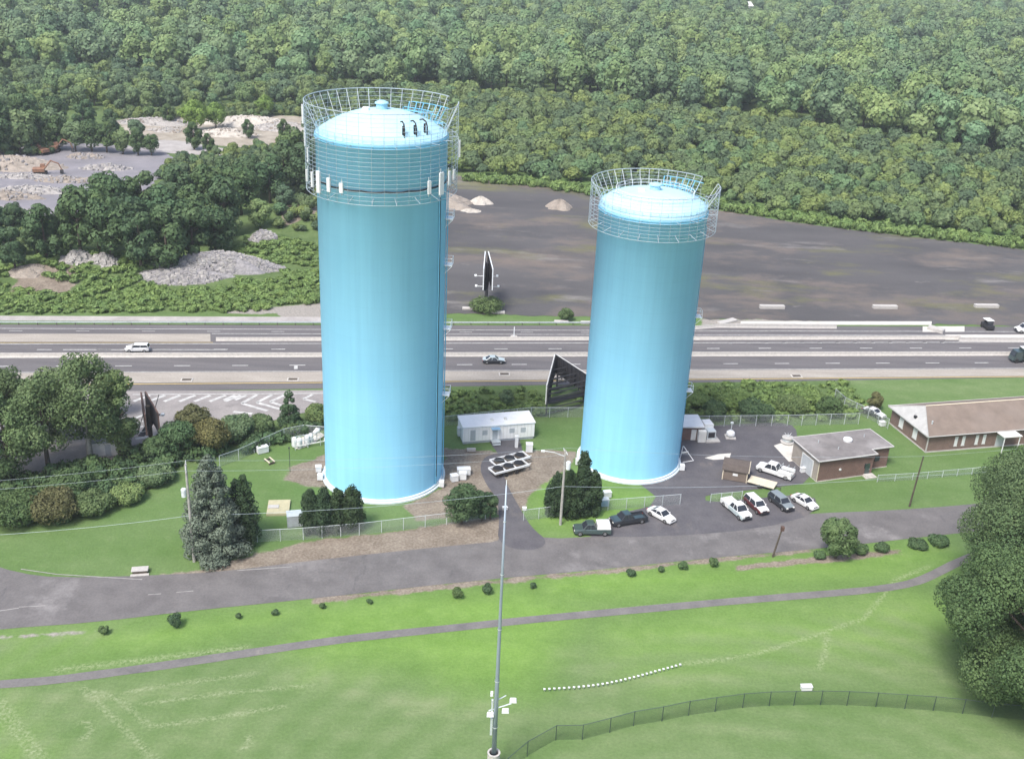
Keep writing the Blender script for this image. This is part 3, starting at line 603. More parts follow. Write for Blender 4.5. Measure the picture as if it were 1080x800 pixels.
    def conduit(b):
        x, y = (R + .12) * math.cos(ang), (R + .12) * math.sin(ang)
        for k in (-.16, 0, .16): b.tube([(x - k * math.sin(ang), y + k * math.cos(ang), .5), (x - k * math.sin(ang), y + k * math.cos(ang), cz0 + 1)], .075, 5)
    if tall: part('conduit', 'tank_blue_trim', t, conduit)
    if tall:
        b = MB().mat('cable_black'); b.tube([((R + .1) * math.cos(a), (R + .1) * math.sin(a), h - 6.3 - .12 * abs(math.sin(a * 9))) for a in np.linspace(0, 2 * math.pi, 181)], .11, 5, False); b.build('cable_loop', t)
        b = MB().mat('cable_black'); x, y = (R + .13) * math.cos(ang), (R + .13) * math.sin(ang); b.tube([(x, y, h - 6.3), (x, y, cz0 - 1.5), (x * 1.002, y * 1.002, 2)], .10, 5); b.build('cable_drop', t)
        for adeg, zc, hh, ww in ((-143, 49.2, 2.1, 0.43), (-134.5, 49.2, 3.0, 0.74), (-123.5, 49.2, 1.9, 0.57), (-112.5, 49.1, 1.35, 0.57), (-47, 49.2, 1.8, 0.49), (-35, 49.4, 3.1, 0.84), (-25, 49.8, 2.0, 0.49), (-17, 50.0, 1.4, 0.61), (178, 53.6, 2.6, 0.43), (185, 57.0, 2.6, 0.41), (172, 50.8, 2.0, 0.43), (5, 52.8, 2.4, 0.43), (-154, 49.3, 1.6, 0.34)):
            a = math.radians(adeg); ca2, sa2 = math.cos(a), math.sin(a); q = [(Rc + .12, -ww / 2), (Rc + .36, -ww / 2), (Rc + .36, ww / 2), (Rc + .12, ww / 2)]
            q = [(x * ca2 - y * sa2, x * sa2 + y * ca2) for x, y in q]; b = MB().mat('white_metal'); b.prism(q, zc - hh / 2, zc + hh / 2); o = b.build('antenna_panel', t)
            b = MB().mat('galv'); b.tube([((Rc + .08) * ca2, (Rc + .08) * sa2, zc - hh / 2 - .4), ((Rc + .08) * ca2, (Rc + .08) * sa2, zc + hh / 2 + .5)], .06, 5); b.build('mounting_pole', o)
        for adeg in (-61, -48, -34):
            a = math.radians(adeg); r0 = R - 1.1
            P3 = lambda r1, z1_: (r1 * math.cos(a), r1 * math.sin(a), z1_)
            b = MB().mat('cable_black'); b.tube([P3(r0, h), P3(r0, h + 1.9), P3(r0 - .25, h + 2.5), P3(r0 - .8, h + 2.75), P3(r0 - 1.3, h + 2.6)], .11, 6)
            b.tube([P3(r0 - .45, h + .1), P3(r0 - .45, h + 2.2)], .16, 6); b.build('roof_antenna', t)
    for adeg, w_ in ((198, .9), (-20, .8)):
        a = math.radians(adeg); x, y = (R + .9) * math.cos(a), (R + .9) * math.sin(a)
        part('valve_box', 'white_metal', t, lambda b: b.box(x - w_ / 2, x + w_ / 2, y - .4, y + .4, .2, 1.2, .05))
    return t
tank(T1, 9.3, 54.9, 47.0, 59.2, 22, 'water_tank', 'taller light blue cylindrical water tank with antenna panels on its top cage', 10.75, (math.radians(10), math.radians(33)), True)
tank(T2, 8.25, 43.8, 40.9, 47.3, 13, 'water_tank', 'shorter light blue water tank with a plain ring cage, beside the parking lot', 9.75, (math.radians(8), math.radians(36)), False)
# ------------------------------------------------------------------ vehicles
WHEEL = {}
def car(kind, label, cat, px, py, head, L_, W_, H_, paint, group=None, name=None, lower=None, cap=None, group2=None):
    p = G(px, py); t = thing(name or kind, label, cat, (p.x, p.y, .05), head, group)
    h = L_ / 2; w = W_ / 2; wr = .36 if kind != 'pickup_truck' else .40; gc = .24 if kind in ('sedan', 'coupe') else .34
    belt = {'sedan': .92, 'coupe': .9, 'suv': 1.08, 'pickup_truck': 1.12, 'van': 1.2}[kind]
    # x forward. stations: x, half width, z bottom, z top
    if kind in ('sedan', 'coupe'):
        st = [(h, w * .74, gc + .12, .56), (h - .10, w * .88, gc + .04, .68), (h - .5, w * .97, gc, .78), (h - 1.35, w, gc, belt), (0, w, gc, belt + .02), (-h + 1.15, w, gc, belt + .06), (-h + .35, w * .95, gc + .03, belt + .04), (-h + .06, w * .86, gc + .1, belt - .08), (-h, w * .78, gc + .16, .62)]
        gh = (h - 1.32, h - 2.05, -h + 1.55, -h + .62)
    elif kind in ('suv', 'van'):
        st = [(h, w * .80, gc + .08, .72), (h - .10, w * .92, gc + .02, .88), (h - .45, w * .98, gc, .98), (h - 1.25, w, gc, belt), (0, w, gc, belt), (-h + .5, w, gc, belt + .03), (-h + .08, w * .95, gc + .04, belt), (-h, w * .90, gc + .1, .8)]
        gh = (h - 1.2, h - 1.85, -h + .38, -h + .08)
    else:
        st = [(h, w * .84, gc + .05, .82), (h - .10, w * .95, gc, 1.0), (h - .5, w, gc, 1.08), (h - 1.35, w, gc, belt), (0, w, gc, belt), (-.25 * h, w, gc, belt)]
        gh = (h - 1.32, h - 1.95, -.05 * h, -.22 * h)
    b = MB().mat(lower or paint)
    def ringp(s_):
        x, ww, z0, z1 = s_; c_ = .07
        return [(x, -ww * .93, z0), (x, -ww, z0 + .14), (x, -ww, z1 - c_ * 2), (x, -ww + c_, z1), (x, ww - c_, z1), (x, ww, z1 - c_ * 2), (x, ww, z0 + .14), (x, ww * .93, z0)]
    base = len(b.v)
    for s_ in st: b.v += ringp(s_)
    for i in range(len(st) - 1):
        for k in range(8):
            k2 = (k + 1) % 8; b.mat(paint if k in (3,) else (lower or paint)); b.face((base + i * 8 + k, base + (i + 1) * 8 + k, base + (i + 1) * 8 + k2, base + i * 8 + k2))
    b.face([base + k for k in range(8)]); b.face([base + (len(st) - 1) * 8 + k for k in range(8)][::-1]); b.mat(paint)
    x0, x1, x2, x3 = gh; wb = w * .93; wt = w * .76; zt = H_ - .03
    b.hexa([(x2 - .05, -wt, zt - .03), (x1 + .05, -wt, zt - .03), (x1 + .05, wt, zt - .03), (x2 - .05, wt, zt - .03), (x2, -wt * .92, zt + .04), (x1, -wt * .92, zt + .04), (x1, wt * .92, zt + .04), (x2, wt * .92, zt + .04)])
    for sy in (-1, 1):
        for xa, xb in ((x0, x1), (x3, x2), ((x0 + x3) / 2 - .1, (x1 + x2) / 2)):
            b.tube([(xa, sy * wb, belt - .02), (xb, sy * wt, zt)], .05, 4)
    if kind == 'pickup_truck':
        bx0, bx1 = -.235 * h, -h; bz = .78
        b.box(bx1, bx0, -w, w, gc + .04, bz); b.box(bx1, bx0, -w, -w + .09, bz, belt, .02); b.box(bx1, bx0, w - .09, w, bz, belt, .02); b.box(bx1, bx1 + .08, -w + .09, w - .09, bz, belt, .02); b.box(bx0 - .08, bx0, -w + .09, w - .09, bz, belt + .0)
    b.build('body', t)
    g_ = lambda q, nm: (lambda bb: (bb.hexa(q), bb.build(nm, t)))(MB().mat('glass'))
    e = .035
    g_([(x0, -wb + .06, belt), (x0 - .05, -wb + .06, belt), (x0 - .05, wb - .06, belt), (x0, wb - .06, belt), (x1 + .02, -wt + .06, zt - .02), (x1 - .05, -wt + .06, zt - .02), (x1 - .05, wt - .06, zt - .02), (x1 + .02, wt - .06, zt - .02)], 'windshield')
    g_([(x3, -wb + .06, belt), (x3 + .05, -wb + .06, belt), (x3 + .05, wb - .06, belt), (x3, wb - .06, belt), (x2 - .02, -wt + .06, zt - .02), (x2 + .05, -wt + .06, zt - .02), (x2 + .05, wt - .06, zt - .02), (x2 - .02, wt - .06, zt - .02)], 'rear_window')
    for sy in (-1, 1):
        g_([(x3 + .06, sy * (wb - .05), belt - .02), (x0 - .06, sy * (wb - .05), belt - .02), (x0 - .06, sy * (wb - .0), belt - .02), (x3 + .06, sy * (wb - .0), belt - .02), (x2 + .03, sy * (wt - .05), zt - .02), (x1 - .03, sy * (wt - .05), zt - .02), (x1 - .03, sy * wt, zt - .02), (x2 + .03, sy * wt, zt - .02)], 'side_window')
        part('mirror', paint, t, lambda b: b.box(x0 - .28, x0 - .14, sy * (w + .06) - .09, sy * (w + .06) + .09, belt - .02, belt + .14, .02))
        part('headlight', 'lamp_lens', t, lambda b: b.box(h - .16, h + .01, sy * w * .66 - .17, sy * w * .66 + .17, (.60 if kind in ('sedan', 'coupe') else .74), (.70 if kind in ('sedan', 'coupe') else .90), .02))
        part('taillight', 'tail_red', t, lambda b: b.box(-h - .015, -h + .1, sy * w * .72 - .12, sy * w * .72 + .12, .68, .88, .02))
        for wx in (h - .88, -h + .92):
            if wr not in WHEEL:
                q1 = MB().mat('rubber').lathe([(wr * .62, -.11), (wr * .96, -.11), (wr, -.07), (wr, .07), (wr * .96, .11), (wr * .62, .11)], 20); q2 = MB().mat('rim').lathe([(.01, -.09), (wr * .3, -.10), (wr * .62, -.085), (wr * .62, .085), (wr * .3, .10), (.01, .09)], 20); WHEEL[wr] = (q1.mesh('wheel', True), q2.mesh('rim'))
            o = link_mesh('wheel', WHEEL[wr][0], t); o.location = (wx, sy * (w - .09), wr); o.rotation_euler = (math.pi / 2, 0, 0); link_mesh('rim', WHEEL[wr][1], o)
    part('bumper', 'plastic_black' if kind != 'sedan' else paint, t, lambda b: b.box(h - .06, h + .06, -w * .86, w * .86, gc + .08, gc + .26, .02))
    part('grille', 'plastic_black', t, lambda b: b.box(h - .05, h + .02, -w * .42, w * .42, gc + .30, gc + .46 if kind in ('sedan', 'coupe') else gc + .56))
    if cap: part('bed_cap', cap, t, lambda b: b.hexa([(-h + .05, -w * .96, belt + .01), (-.23 * h, -w * .96, belt + .01), (-.23 * h, w * .96, belt + .01), (-h + .05, w * .96, belt + .01), (-h + .18, -w * .84, H_ + .02), (-.23 * h, -w * .84, H_ + .02), (-.23 * h, w * .84, H_ + .02), (-h + .18, w * .84, H_ + .02)]))
    return t
R_ = math.radians; gl = 'vehicles parked along the front road'
car('pickup_truck', 'dark green pickup with a white cap, parked at the lawn edge left of all others', 'pickup', 624, 562, R_(185), 5.5, 1.95, 1.85, 'car_green', gl, cap='car_white')
car('pickup_truck', 'black open-bed pickup parked nose-left between the white-capped pickup and a white sedan', 'pickup', 662, 551, R_(201), 5.7, 1.95, 1.82, 'car_black', gl)
car('sedan', 'white sedan parked at an angle beside the black open-bed pickup', 'car', 697, 546, R_(-47), 4.7, 1.8, 1.45, 'car_white', gl)
car('pickup_truck', 'silver and white crew pickup parked nose to the road below the shed', 'pickup', 776, 540, R_(-66), 6.0, 2.0, 1.88, 'car_white', gl, lower='car_silver')
car('suv', 'white-topped suv with dark red sides parked next to the silver pickup', 'car', 797, 536, R_(-68), 4.9, 1.88, 1.72, 'car_white', gl, lower='maroon')
car('suv', 'dark suv with its roof greyed for reflected sky, parked between the dark red suv and a white sedan', 'car', 823, 533, R_(-64), 4.8, 1.86, 1.70, 'car_grey', gl, lower='car_black')  # grey upper paint stands in for sky reflecting off a dark roof
car('sedan', 'white sedan parked at the right end of the row by the brick building', 'car', 848, 532, R_(-55), 4.6, 1.8, 1.43, 'car_white', gl)
tr = car('pickup_truck', 'white service truck with tool boxes parked between the brown shed and brick building', 'truck', 817, 500, R_(147), 6.2, 2.05, 1.95, 'car_white', name='service_truck')
for sy in (-1, 1): part('tool_box', 'white_metal', tr, lambda b: b.box(-3.05, -.8, sy * .85 - .22, sy * .85 + .22, 1.1, 1.5, .03))
part('ladder_rack', 'galv', tr, lambda b: [b.tube([(x, -.9, 1.5), (x, -.9, 2.05), (x, .9, 2.05), (x, .9, 1.5)], .03, 5) for x in (-2.9, -1.9, -.9)])
ga_ = 'vehicles driving on the highway'
car('suv', 'white suv driving on the left part of the highway', 'car', 145.5, 370.5, GA((100, 371), (200, 371)) + math.pi, 4.7, 1.85, 1.62, 'car_white', ga_)
car('coupe', 'silver-topped dark car driving between the two tanks on the highway', 'car', 520.5, 382.5, GA((500, 382), (560, 382)), 4.6, 1.82, 1.42, 'car_silver', ga_, lower='car_black', name='sedan')
car('van', 'white vehicle on the far lanes at the right picture edge', 'car', 1081, 350, GA((1000, 350), (1080, 350)) + math.pi, 4.9, 1.9, 1.95, 'car_white', ga_)
def lorry():
    p = G(1082, 381); t = thing('box_truck', 'dark green box truck with a white roof entering from the right on the near lanes', 'truck', (p.x, p.y, .05), GA((1000, 378), (1080, 378)) + math.pi, ga_)
    part('chassis', 'plastic_black', t, lambda b: b.box(-3.6, 3.4, -.9, .9, .5, .8)); part('cargo_box', 'car_darkgreen', t, lambda b: b.box(-3.7, 1.5, -1.15, 1.15, .8, 3.0, .04)); part('cargo_roof', 'white_metal', t, lambda b: b.box(-3.7, 1.5, -1.12, 1.12, 3.003, 3.08))
    part('cab', 'car_darkgreen', t, lambda b: b.hexa([(1.6, -1.05, .5), (3.7, -1.05, .5), (3.7, 1.05, .5), (1.6, 1.05, .5), (1.6, -1.0, 2.5), (3.0, -1.0, 2.5), (3.0, 1.0, 2.5), (1.6, 1.0, 2.5)]))
    part('windshield', 'glass', t, lambda b: b.hexa([(3.53, -.9, 1.4), (3.56, -.9, 1.42), (3.56, .9, 1.42), (3.53, .9, 1.4), (3.12, -.85, 2.35), (3.15, -.85, 2.37), (3.15, .85, 2.37), (3.12, .85, 2.35)]))
    for x in (2.8, -2.0, -2.9):
        for sy in (-1, 1):
            q = MB().mat('rubber').lathe([(.01, -.14), (.46, -.14), (.5, -.08), (.5, .08), (.46, .14), (.01, .14)], 18); o = q.build('wheel', t); o.location = (x, sy * .95, .5); o.rotation_euler = (math.pi / 2, 0, 0)
lorry()
def cart():
    p = G(1041, 346.5); t = thing('utility_vehicle', 'small white-roofed dark vehicle standing on the far shoulder', 'vehicle', (p.x, p.y, .05), R_(-80))
    part('body', 'plastic_black', t, lambda b: (b.box(-1.6, 1.6, -.8, .8, .35, 1.15, .05))); part('roof', 'white_metal', t, lambda b: b.box(-1.2, .9, -.85, .85, 2.1, 2.25, .04)); part('roll_frame', 'black_steel', t, lambda b: [b.tube([(x, y, 1.1), (x, y, 2.12)], .06, 5) for x in (-1.1, .8) for y in (-.72, .72)])
    part('seat', 'plastic_black', t, lambda b: (b.box(-.6, .0, -.65, .65, 1.1, 1.3), b.box(-.75, -.6, -.65, .65, 1.1, 1.8)))
    part('windshield', 'glass', t, lambda b: b.box(.82, .86, -.66, .66, 1.2, 2.08))
    for x in (1.05, -1.05):
        for sy in (-1, 1):
            q = MB().mat('rubber').lathe([(.01, -.14), (.36, -.14), (.4, -.08), (.4, .08), (.36, .14), (.01, .14)], 16); o = q.build('wheel', t); o.location = (x, sy * .78, .4); o.rotation_euler = (math.pi / 2, 0, 0)
cart()
# ------------------------------------------------------------------ buildings
def frame_at(px, py, ang, z=0): p = G(px, py, z); return (p.x, p.y, 0), math.radians(ang)
# brick pump house: flat gravel roof, recessed right end
loc, rz = frame_at(861, 508, 19.5)
t = thing('brick_building', 'small red-brick flat-roofed building with a round white roof vent', 'building', loc, rz)
FP = [(0, 0), (10.6, 0), (10.6, 1.7), (14.9, 1.7), (14.9, 7.6), (0.2, 8.0)]
b = MB().mat('brick_red'); b.prism(FP, 0, 3.85); b.build('wall', t)
part('gable_panel', 'tan_wall', t, lambda b: b.prism([(-.06, .05), (0, .05), (.14, 7.9), (.08, 7.9)], .2, 3.7))
RF = [(-.45, -.45), (10.9, -.45), (10.9, 1.25), (15.3, 1.25), (15.3, 8.0), (-.25, 8.4)]
rf = part('roof', 'roof_gravel', t, lambda b: b.prism(RF, 3.86, 4.12))
def trim(b):
    for (x0, y0), (x1, y1) in zip(RF, RF[1:] + RF[:1]): b.tube([(x0, y0, 4.06), (x1, y1, 4.06)], .13, 4)
o = MB().mat('fascia_grey'); trim(o); o.build('fascia', rf)
o = MB().mat('white_metal'); o.lathe([(.75, 4.12), (.8, 4.45), (.7, 4.62), (.35, 4.78), (.01, 4.82)], 20, 8.6, 4.9); o.build('roof_vent', rf)
o = MB().mat('galv'); [o.tube([(x, y, 4.1), (x, y, 4.55)], .08, 6) for x, y in ((3.2, 5.5), (12.4, 5.6), (5.2, 2.6))]; o.build('vent_pipe', rf)
d = part('garage_door', 'glass_grey', t, lambda b: b.box(-.12, -.07, 1.6, 4.6, .1, 3.0)); part('door_frame', 'white_metal', t, lambda b: (b.box(-.16, -.065, 1.42, 1.58, .05, 3.15), b.box(-.16, -.065, 4.62, 4.78, .05, 3.15), b.box(-.16, -.065, 1.58, 4.62, 3.02, 3.15)))
d = part('door', 'car_darkgreen', t, lambda b: b.box(9.2, 10.1, -.05, -.003, .1, 2.2)); o = MB().mat('galv'); o.box(10.0, 10.04, -.1, -.05, 1.0, 1.2); o.build('handle', d)
part('window', 'glass', t, lambda b: b.box(12.2, 13.2, 1.64, 1.698, 1.4, 2.4)); part('window', 'glass', t, lambda b: b.box(9.0, 9.15, -.04, -.003, 1.4, 2.3))
part('wall_lamp', 'white_metal', t, lambda b: b.box(4.0, 4.35, -.2, -.003, 1.7, 2.0, .03)); part('corner_trim', 'beige', t, lambda b: b.box(-.08, .02, -.07, .05, 0, 3.85))
part('foundation', 'concrete_grey', t, lambda b: b.prism([(-.08, -.08), (10.68, -.08), (10.68, 1.62), (14.98, 1.62), (14.98, 7.7), (.1, 8.08)], -.1, .12))
part('steps', 'concrete_grey', t, lambda b: (b.box(8.8, 10.9, -1.3, -.09, 0, .18), b.box(9.0, 10.7, -.95, -.09, .18, .34)))
# large hall: shallow gable roof, white gable
loc, rz = frame_at(976, 477, 14.5)
t = thing('brick_hall', 'long brown-brick building with brown shingle roof and white gable end', 'building', loc, rz)
LW, DW, HW, RG = 34.0, 11.6, 3.5, 2.5
part('wall', 'brick_brown', t, lambda b: b.prism([(0, 0), (LW, 0), (LW, DW), (0, DW)], 0, HW)); 
def roofl(b):
    e = .55; th = .16; xr = 2.4; ym = DW / 2; zb = HW - .2; zr = HW + RG
    b.hexa([(-e, -e, zb), (LW + e, -e, zb), (LW + e, ym, zr), (xr, ym, zr), (-e, -e, zb + th), (LW + e, -e, zb + th), (LW + e, ym, zr + th), (xr, ym, zr + th)])
    b.hexa([(xr, ym, zr), (LW + e, ym, zr), (LW + e, DW + e, zb), (-e, DW + e, zb), (xr, ym, zr + th), (LW + e, ym, zr + th), (LW + e, DW + e, zb + th), (-e, DW + e, zb + th)])
rf = part('roof', 'roof_shingle', t, roofl)
o = MB().mat('fascia_grey'); e = .62
for sgn in (0, 1):
    y0 = -e if sgn == 0 else DW + e; o.tube([(-e, y0, HW - .02), (2.38, DW / 2, HW + RG + .16)], .09, 4)
o.tube([(-e, -e, HW - .1), (LW + e, -e, HW - .1)], .09, 4); o.tube([(-e, DW + e, HW - .1), (LW + e, DW + e, HW - .1)], .1, 4); o.build('fascia', rf)
o = MB().mat('beige'); o.tube([(2.5, DW / 2, HW + RG + .2), (LW, DW / 2, HW + RG + .2)], .11, 4); o.build('ridge_cap', rf)
# white sloped gable face
part('gable', 'fascia_grey', t, lambda b: (b.poly([(-.6, -.55, HW - .1), (2.38, DW / 2, HW + RG + .14), (-.6, DW + .55, HW - .1)]), b.poly([(-.6, DW + .55, HW - .25), (2.38, DW / 2, HW + RG), (-.6, -.55, HW - .25)]), b.hexa([(-.64, -.6, HW - .26), (-.56, -.6, HW - .26), (-.56, DW + .6, HW - .26), (-.64, DW + .6, HW - .26), (-.64, -.6, HW - .06), (-.56, -.6, HW - .06), (-.56, DW + .6, HW - .06), (-.64, DW + .6, HW - .06)])))
part('gable_vent', 'plastic_black', t, lambda b: b.box(.2, .6, DW / 2 - .9, DW / 2 - .3, HW + .7, HW + 1.15))
for y in (3.2, 7.6): w_ = part('window', 'white_metal', t, lambda b: b.box(-.06, -.003, y, y + 1.25, .9, 2.7)); o = MB().mat('concrete_white'); o.box(-.12, -.003, y - .1, y + 1.35, .78, .89); o.build('sill', w_)
for x in (5.4, 6.9, 9.6, 11.1): w_ = part('window', 'white_metal', t, lambda b: b.box(x, x + .6, -.06, -.003, .9, 2.7)); o = MB().mat('concrete_white'); o.box(x - .06, x + .66, -.12, -.003, .78, .89); o.build('sill', w_)
part('door', 'glass_grey', t, lambda b: b.box(13.9, 15.6, -.06, -.003, .1, 2.4))
cpy = part('canopy', 'white_dirty', t, lambda b: b.box(13.3, 17.0, -2.6, -.56, 3.15, 3.32, .03)); o = MB().mat('white_metal'); [o.tube([(x, -2.4, 0), (x, -2.4, 3.15)], .09, 6) for x in (13.6, 16.7)]; o.build('post', cpy)
part('foundation', 'concrete_white', t, lambda b: b.prism([(-.1, -.1), (LW, -.1), (LW, DW), (-.1, DW + .1)], -.1, .22)); part('corner_trim', 'concrete_white', t, lambda b: b.box(-.12, .06, -.12, .06, .22, HW))
part('chimney_vent', 'galv', t, lambda b: b.tube([(1.6, 2.0, HW + .5), (1.6, 2.0, HW + 1.6)], .14, 8))
# office trailer
loc, rz = frame_at(488, 468.5, 15.6)
t = thing('office_trailer', 'long white prefabricated site trailer between the two tanks', 'trailer', loc, rz)
part('wall', 'trailer_white', t, lambda b: b.box(0, 12.7, 0, 4.1, .45, 3.2)); rf = part('roof', 'trailer_white', t, lambda b: b.hexa([(-.12, -.12, 3.203), (12.82, -.12, 3.203), (12.82, 4.22, 3.203), (-.12, 4.22, 3.203), (-.1, -.1, 3.3), (12.8, -.1, 3.3), (12.8, 4.2, 3.5), (-.1, 4.2, 3.5)]))
o = MB().mat('galv'); o.tube([(-.13, -.14, 3.18), (12.83, -.14, 3.18)], .05, 4); o.build('gutter', rf); o = MB().mat('white_dirty'); [o.box(x, x + .5, 1.4, 1.9, 3.35, 3.7, .03) for x in (5.2, 7.6)]; o.build('roof_unit', rf)
part('skirt', 'tarp_grey', t, lambda b: b.box(.1, 12.6, .1, 4.0, 0, .45)); part('door', 'glass_grey', t, lambda b: b.box(1.3, 2.2, -.05, -.003, .6, 2.6)); part('door', 'glass_grey', t, lambda b: b.box(5.2, 6.1, -.05, -.003, .6, 2.6))
for x in (3.4, 8.2, 10.2): part('window', 'glass_grey', t, lambda b: b.box(x, x + .9, -.04, -.003, 1.5, 2.4))
part('siding_ribs', 'white_dirty', t, lambda b: [b.box(x, x + .05, -.03, -.002, .5, 3.15) for x in np.arange(.3, 12.6, .62)])
part('wall_unit', 'galv', t, lambda b: b.box(-.5, -.003, 1.5, 2.6, .8, 2.3, .03)); 
part('steps', 'galv', t, lambda b: (b.box(4.9, 6.4, -1.3, -.06, .45, .55), b.box(5.0, 6.3, -1.7, -1.3, .2, .3), b.tube([(4.95, -1.3, 0), (4.95, -1.3, 1.5), (4.95, -.1, 1.5)], .03, 4), b.tube([(6.35, -1.3, 0), (6.35, -1.3, 1.5), (6.35, -.1, 1.5)], .03, 4)))
part('awning', 'tarp_blue', t, lambda b: b.box(4.9, 6.4, -.9, -.05, 2.75, 2.85))
# low brick equipment house by the shorter tank
loc, rz = frame_at(717, 464, 6)
t = thing('equipment_house', 'low brick hut with a flat white roof tucked behind the shorter tank', 'building', loc, rz)
part('wall', 'brick_red', t, lambda b: b.box(-2.5, 3.6, 0, 4.2, 0, 2.6)); part('roof', 'white_metal', t, lambda b: b.box(-2.8, 4.1, -.4, 4.6, 2.603, 2.83, .03)); part('door', 'white_dirty', t, lambda b: b.box(1.9, 2.8, -.05, -.003, .05, 2.1)); part('wall_cabinet', 'white_dirty', t, lambda b: b.box(3.0, 4.4, -.95, -.05, .05, 2.2, .04))
p = G(747, 461); t = thing('generator', 'grey generator with a white hood on a slab beside the white-roofed hut', 'generator', (p.x, p.y, 0), R_(12))
part('housing', 'galv', t, lambda b: b.box(-.8, .8, -1.3, 1.3, .3, 1.9, .06)); part('hood', 'white_metal', t, lambda b: b.box(-.85, .85, .2, 2.3, 1.9, 2.5, .08)); part('grille', 'plastic_black', t, lambda b: b.box(-.6, .6, -1.36, -1.303, .6, 1.6)); part('slab', 'concrete_white', t, lambda b: b.box(-1.2, 1.4, -2.2, 1.8, .05, .29))
# shed with gambrel roof
loc, rz = frame_at(761.5, 505.5, -15)
t = thing('storage_shed', 'small brown gambrel-roofed storage shed with pale corner trim', 'shed', loc, rz)
part('wall', 'shed_wall', t, lambda b: b.box(0, 3.9, 0, 3.1, .15, 2.1))
def gam(b):
    pr = [(-.25, 1.95), (.35, 2.75), (1.55, 3.2), (2.75, 2.75), (3.35, 1.95)]
    for (y0, z0), (y1, z1) in zip(pr[:-1], pr[1:]): b.hexa([(-.2, y0, z0), (4.1, y0, z0), (4.1, y1, z1), (-.2, y1, z1), (-.2, y0, z0 + .09), (4.1, y0, z0 + .09), (4.1, y1, z1 + .09), (-.2, y1, z1 + .09)])
part('roof', 'shed_roof', t, gam)
part('gable', 'shed_wall', t, lambda b: [b.hexa([(x, .05, 2.1), (x + .05, .05, 2.1), (x + .05, 3.05, 2.1), (x, 3.05, 2.1), (x, .6, 2.75), (x + .05, .6, 2.75), (x + .05, 2.5, 2.75), (x, 2.5, 2.75)]) for x in (0.01, 3.84)])
part('corner_trim', 'beige', t, lambda b: [b.box(x - .07, x + .07, y - .07, y + .07, .1, 2.1) for x in (0, 3.9) for y in (0, 3.1)] + [b.tube([(4.12, -.25, 2.0), (4.12, .35, 2.8), (4.12, 1.55, 3.26), (4.12, 2.75, 2.8), (4.12, 3.35, 2.0)], .07, 4)] + [b.box(0, 3.9, -.08, -.003, 1.9, 2.02)])
part('door', 'beige', t, lambda b: b.box(3.903, 3.95, .7, 2.4, .2, 2.0)); part('window', 'white_metal', t, lambda b: b.box(1.6, 2.4, -.06, -.003, 1.1, 1.5)); part('skid', 'timber_dark', t, lambda b: (b.box(0, 3.9, .3, .5, 0, .15), b.box(0, 3.9, 2.6, 2.8, 0, .15)))
# flatbed trailer with pale deck beside the shed
loc, rz = frame_at(787.5, 511, -27)
t = thing('flat_trailer', 'low flat trailer with a pale plywood deck behind the parked pickup', 'trailer', loc, rz)
part('deck', 'beige', t, lambda b: b.box(0, 4.4, 0, 2.4, .55, .68, .02)); part('frame', 'black_steel', t, lambda b: (b.box(0, 4.4, 0, .12, .42, .549), b.box(0, 4.4, 2.28, 2.4, .42, .549), b.tube([(4.4, 1.2, .5), (5.4, 1.2, .5)], .06, 5), b.tube([(5.2, 1.2, .5), (5.2, 1.2, .0)], .05, 5)))
for y in (-.14, 2.54):
    q = MB().mat('rubber').lathe([(.01, -.1), (.3, -.1), (.33, -.06), (.33, .06), (.3, .1), (.01, .1)], 16); o = q.build('wheel', t); o.location = (2.1, y, .33); o.rotation_euler = (math.pi / 2, 0, 0)
# house glimpsed between the trees on the left
loc, rz = frame_at(98, 482, 15)
t = thing('small_house', 'small grey-roofed house glimpsed through the trees on the left', 'house', loc, rz)
part('wall', 'white_dirty', t, lambda b: b.box(0, 5, 0, 5, 0, 2.7)); part('roof', 'tarp_grey', t, lambda b: (b.hexa([(-.4, -.4, 2.6), (5.4, -.4, 2.6), (5.4, 2.5, 3.9), (-.4, 2.5, 3.9), (-.4, -.4, 2.72), (5.4, -.4, 2.72), (5.4, 2.5, 4.02), (-.4, 2.5, 4.02)]), b.hexa([(-.4, 2.5, 3.9), (5.4, 2.5, 3.9), (5.4, 5.4, 2.6), (-.4, 5.4, 2.6), (-.4, 2.5, 4.02), (5.4, 2.5, 4.02), (5.4, 5.4, 2.72), (-.4, 5.4, 2.72)]))); part('door', 'glass_grey', t, lambda b: b.box(2, 2.9, -.05, -.003, .05, 2.1))
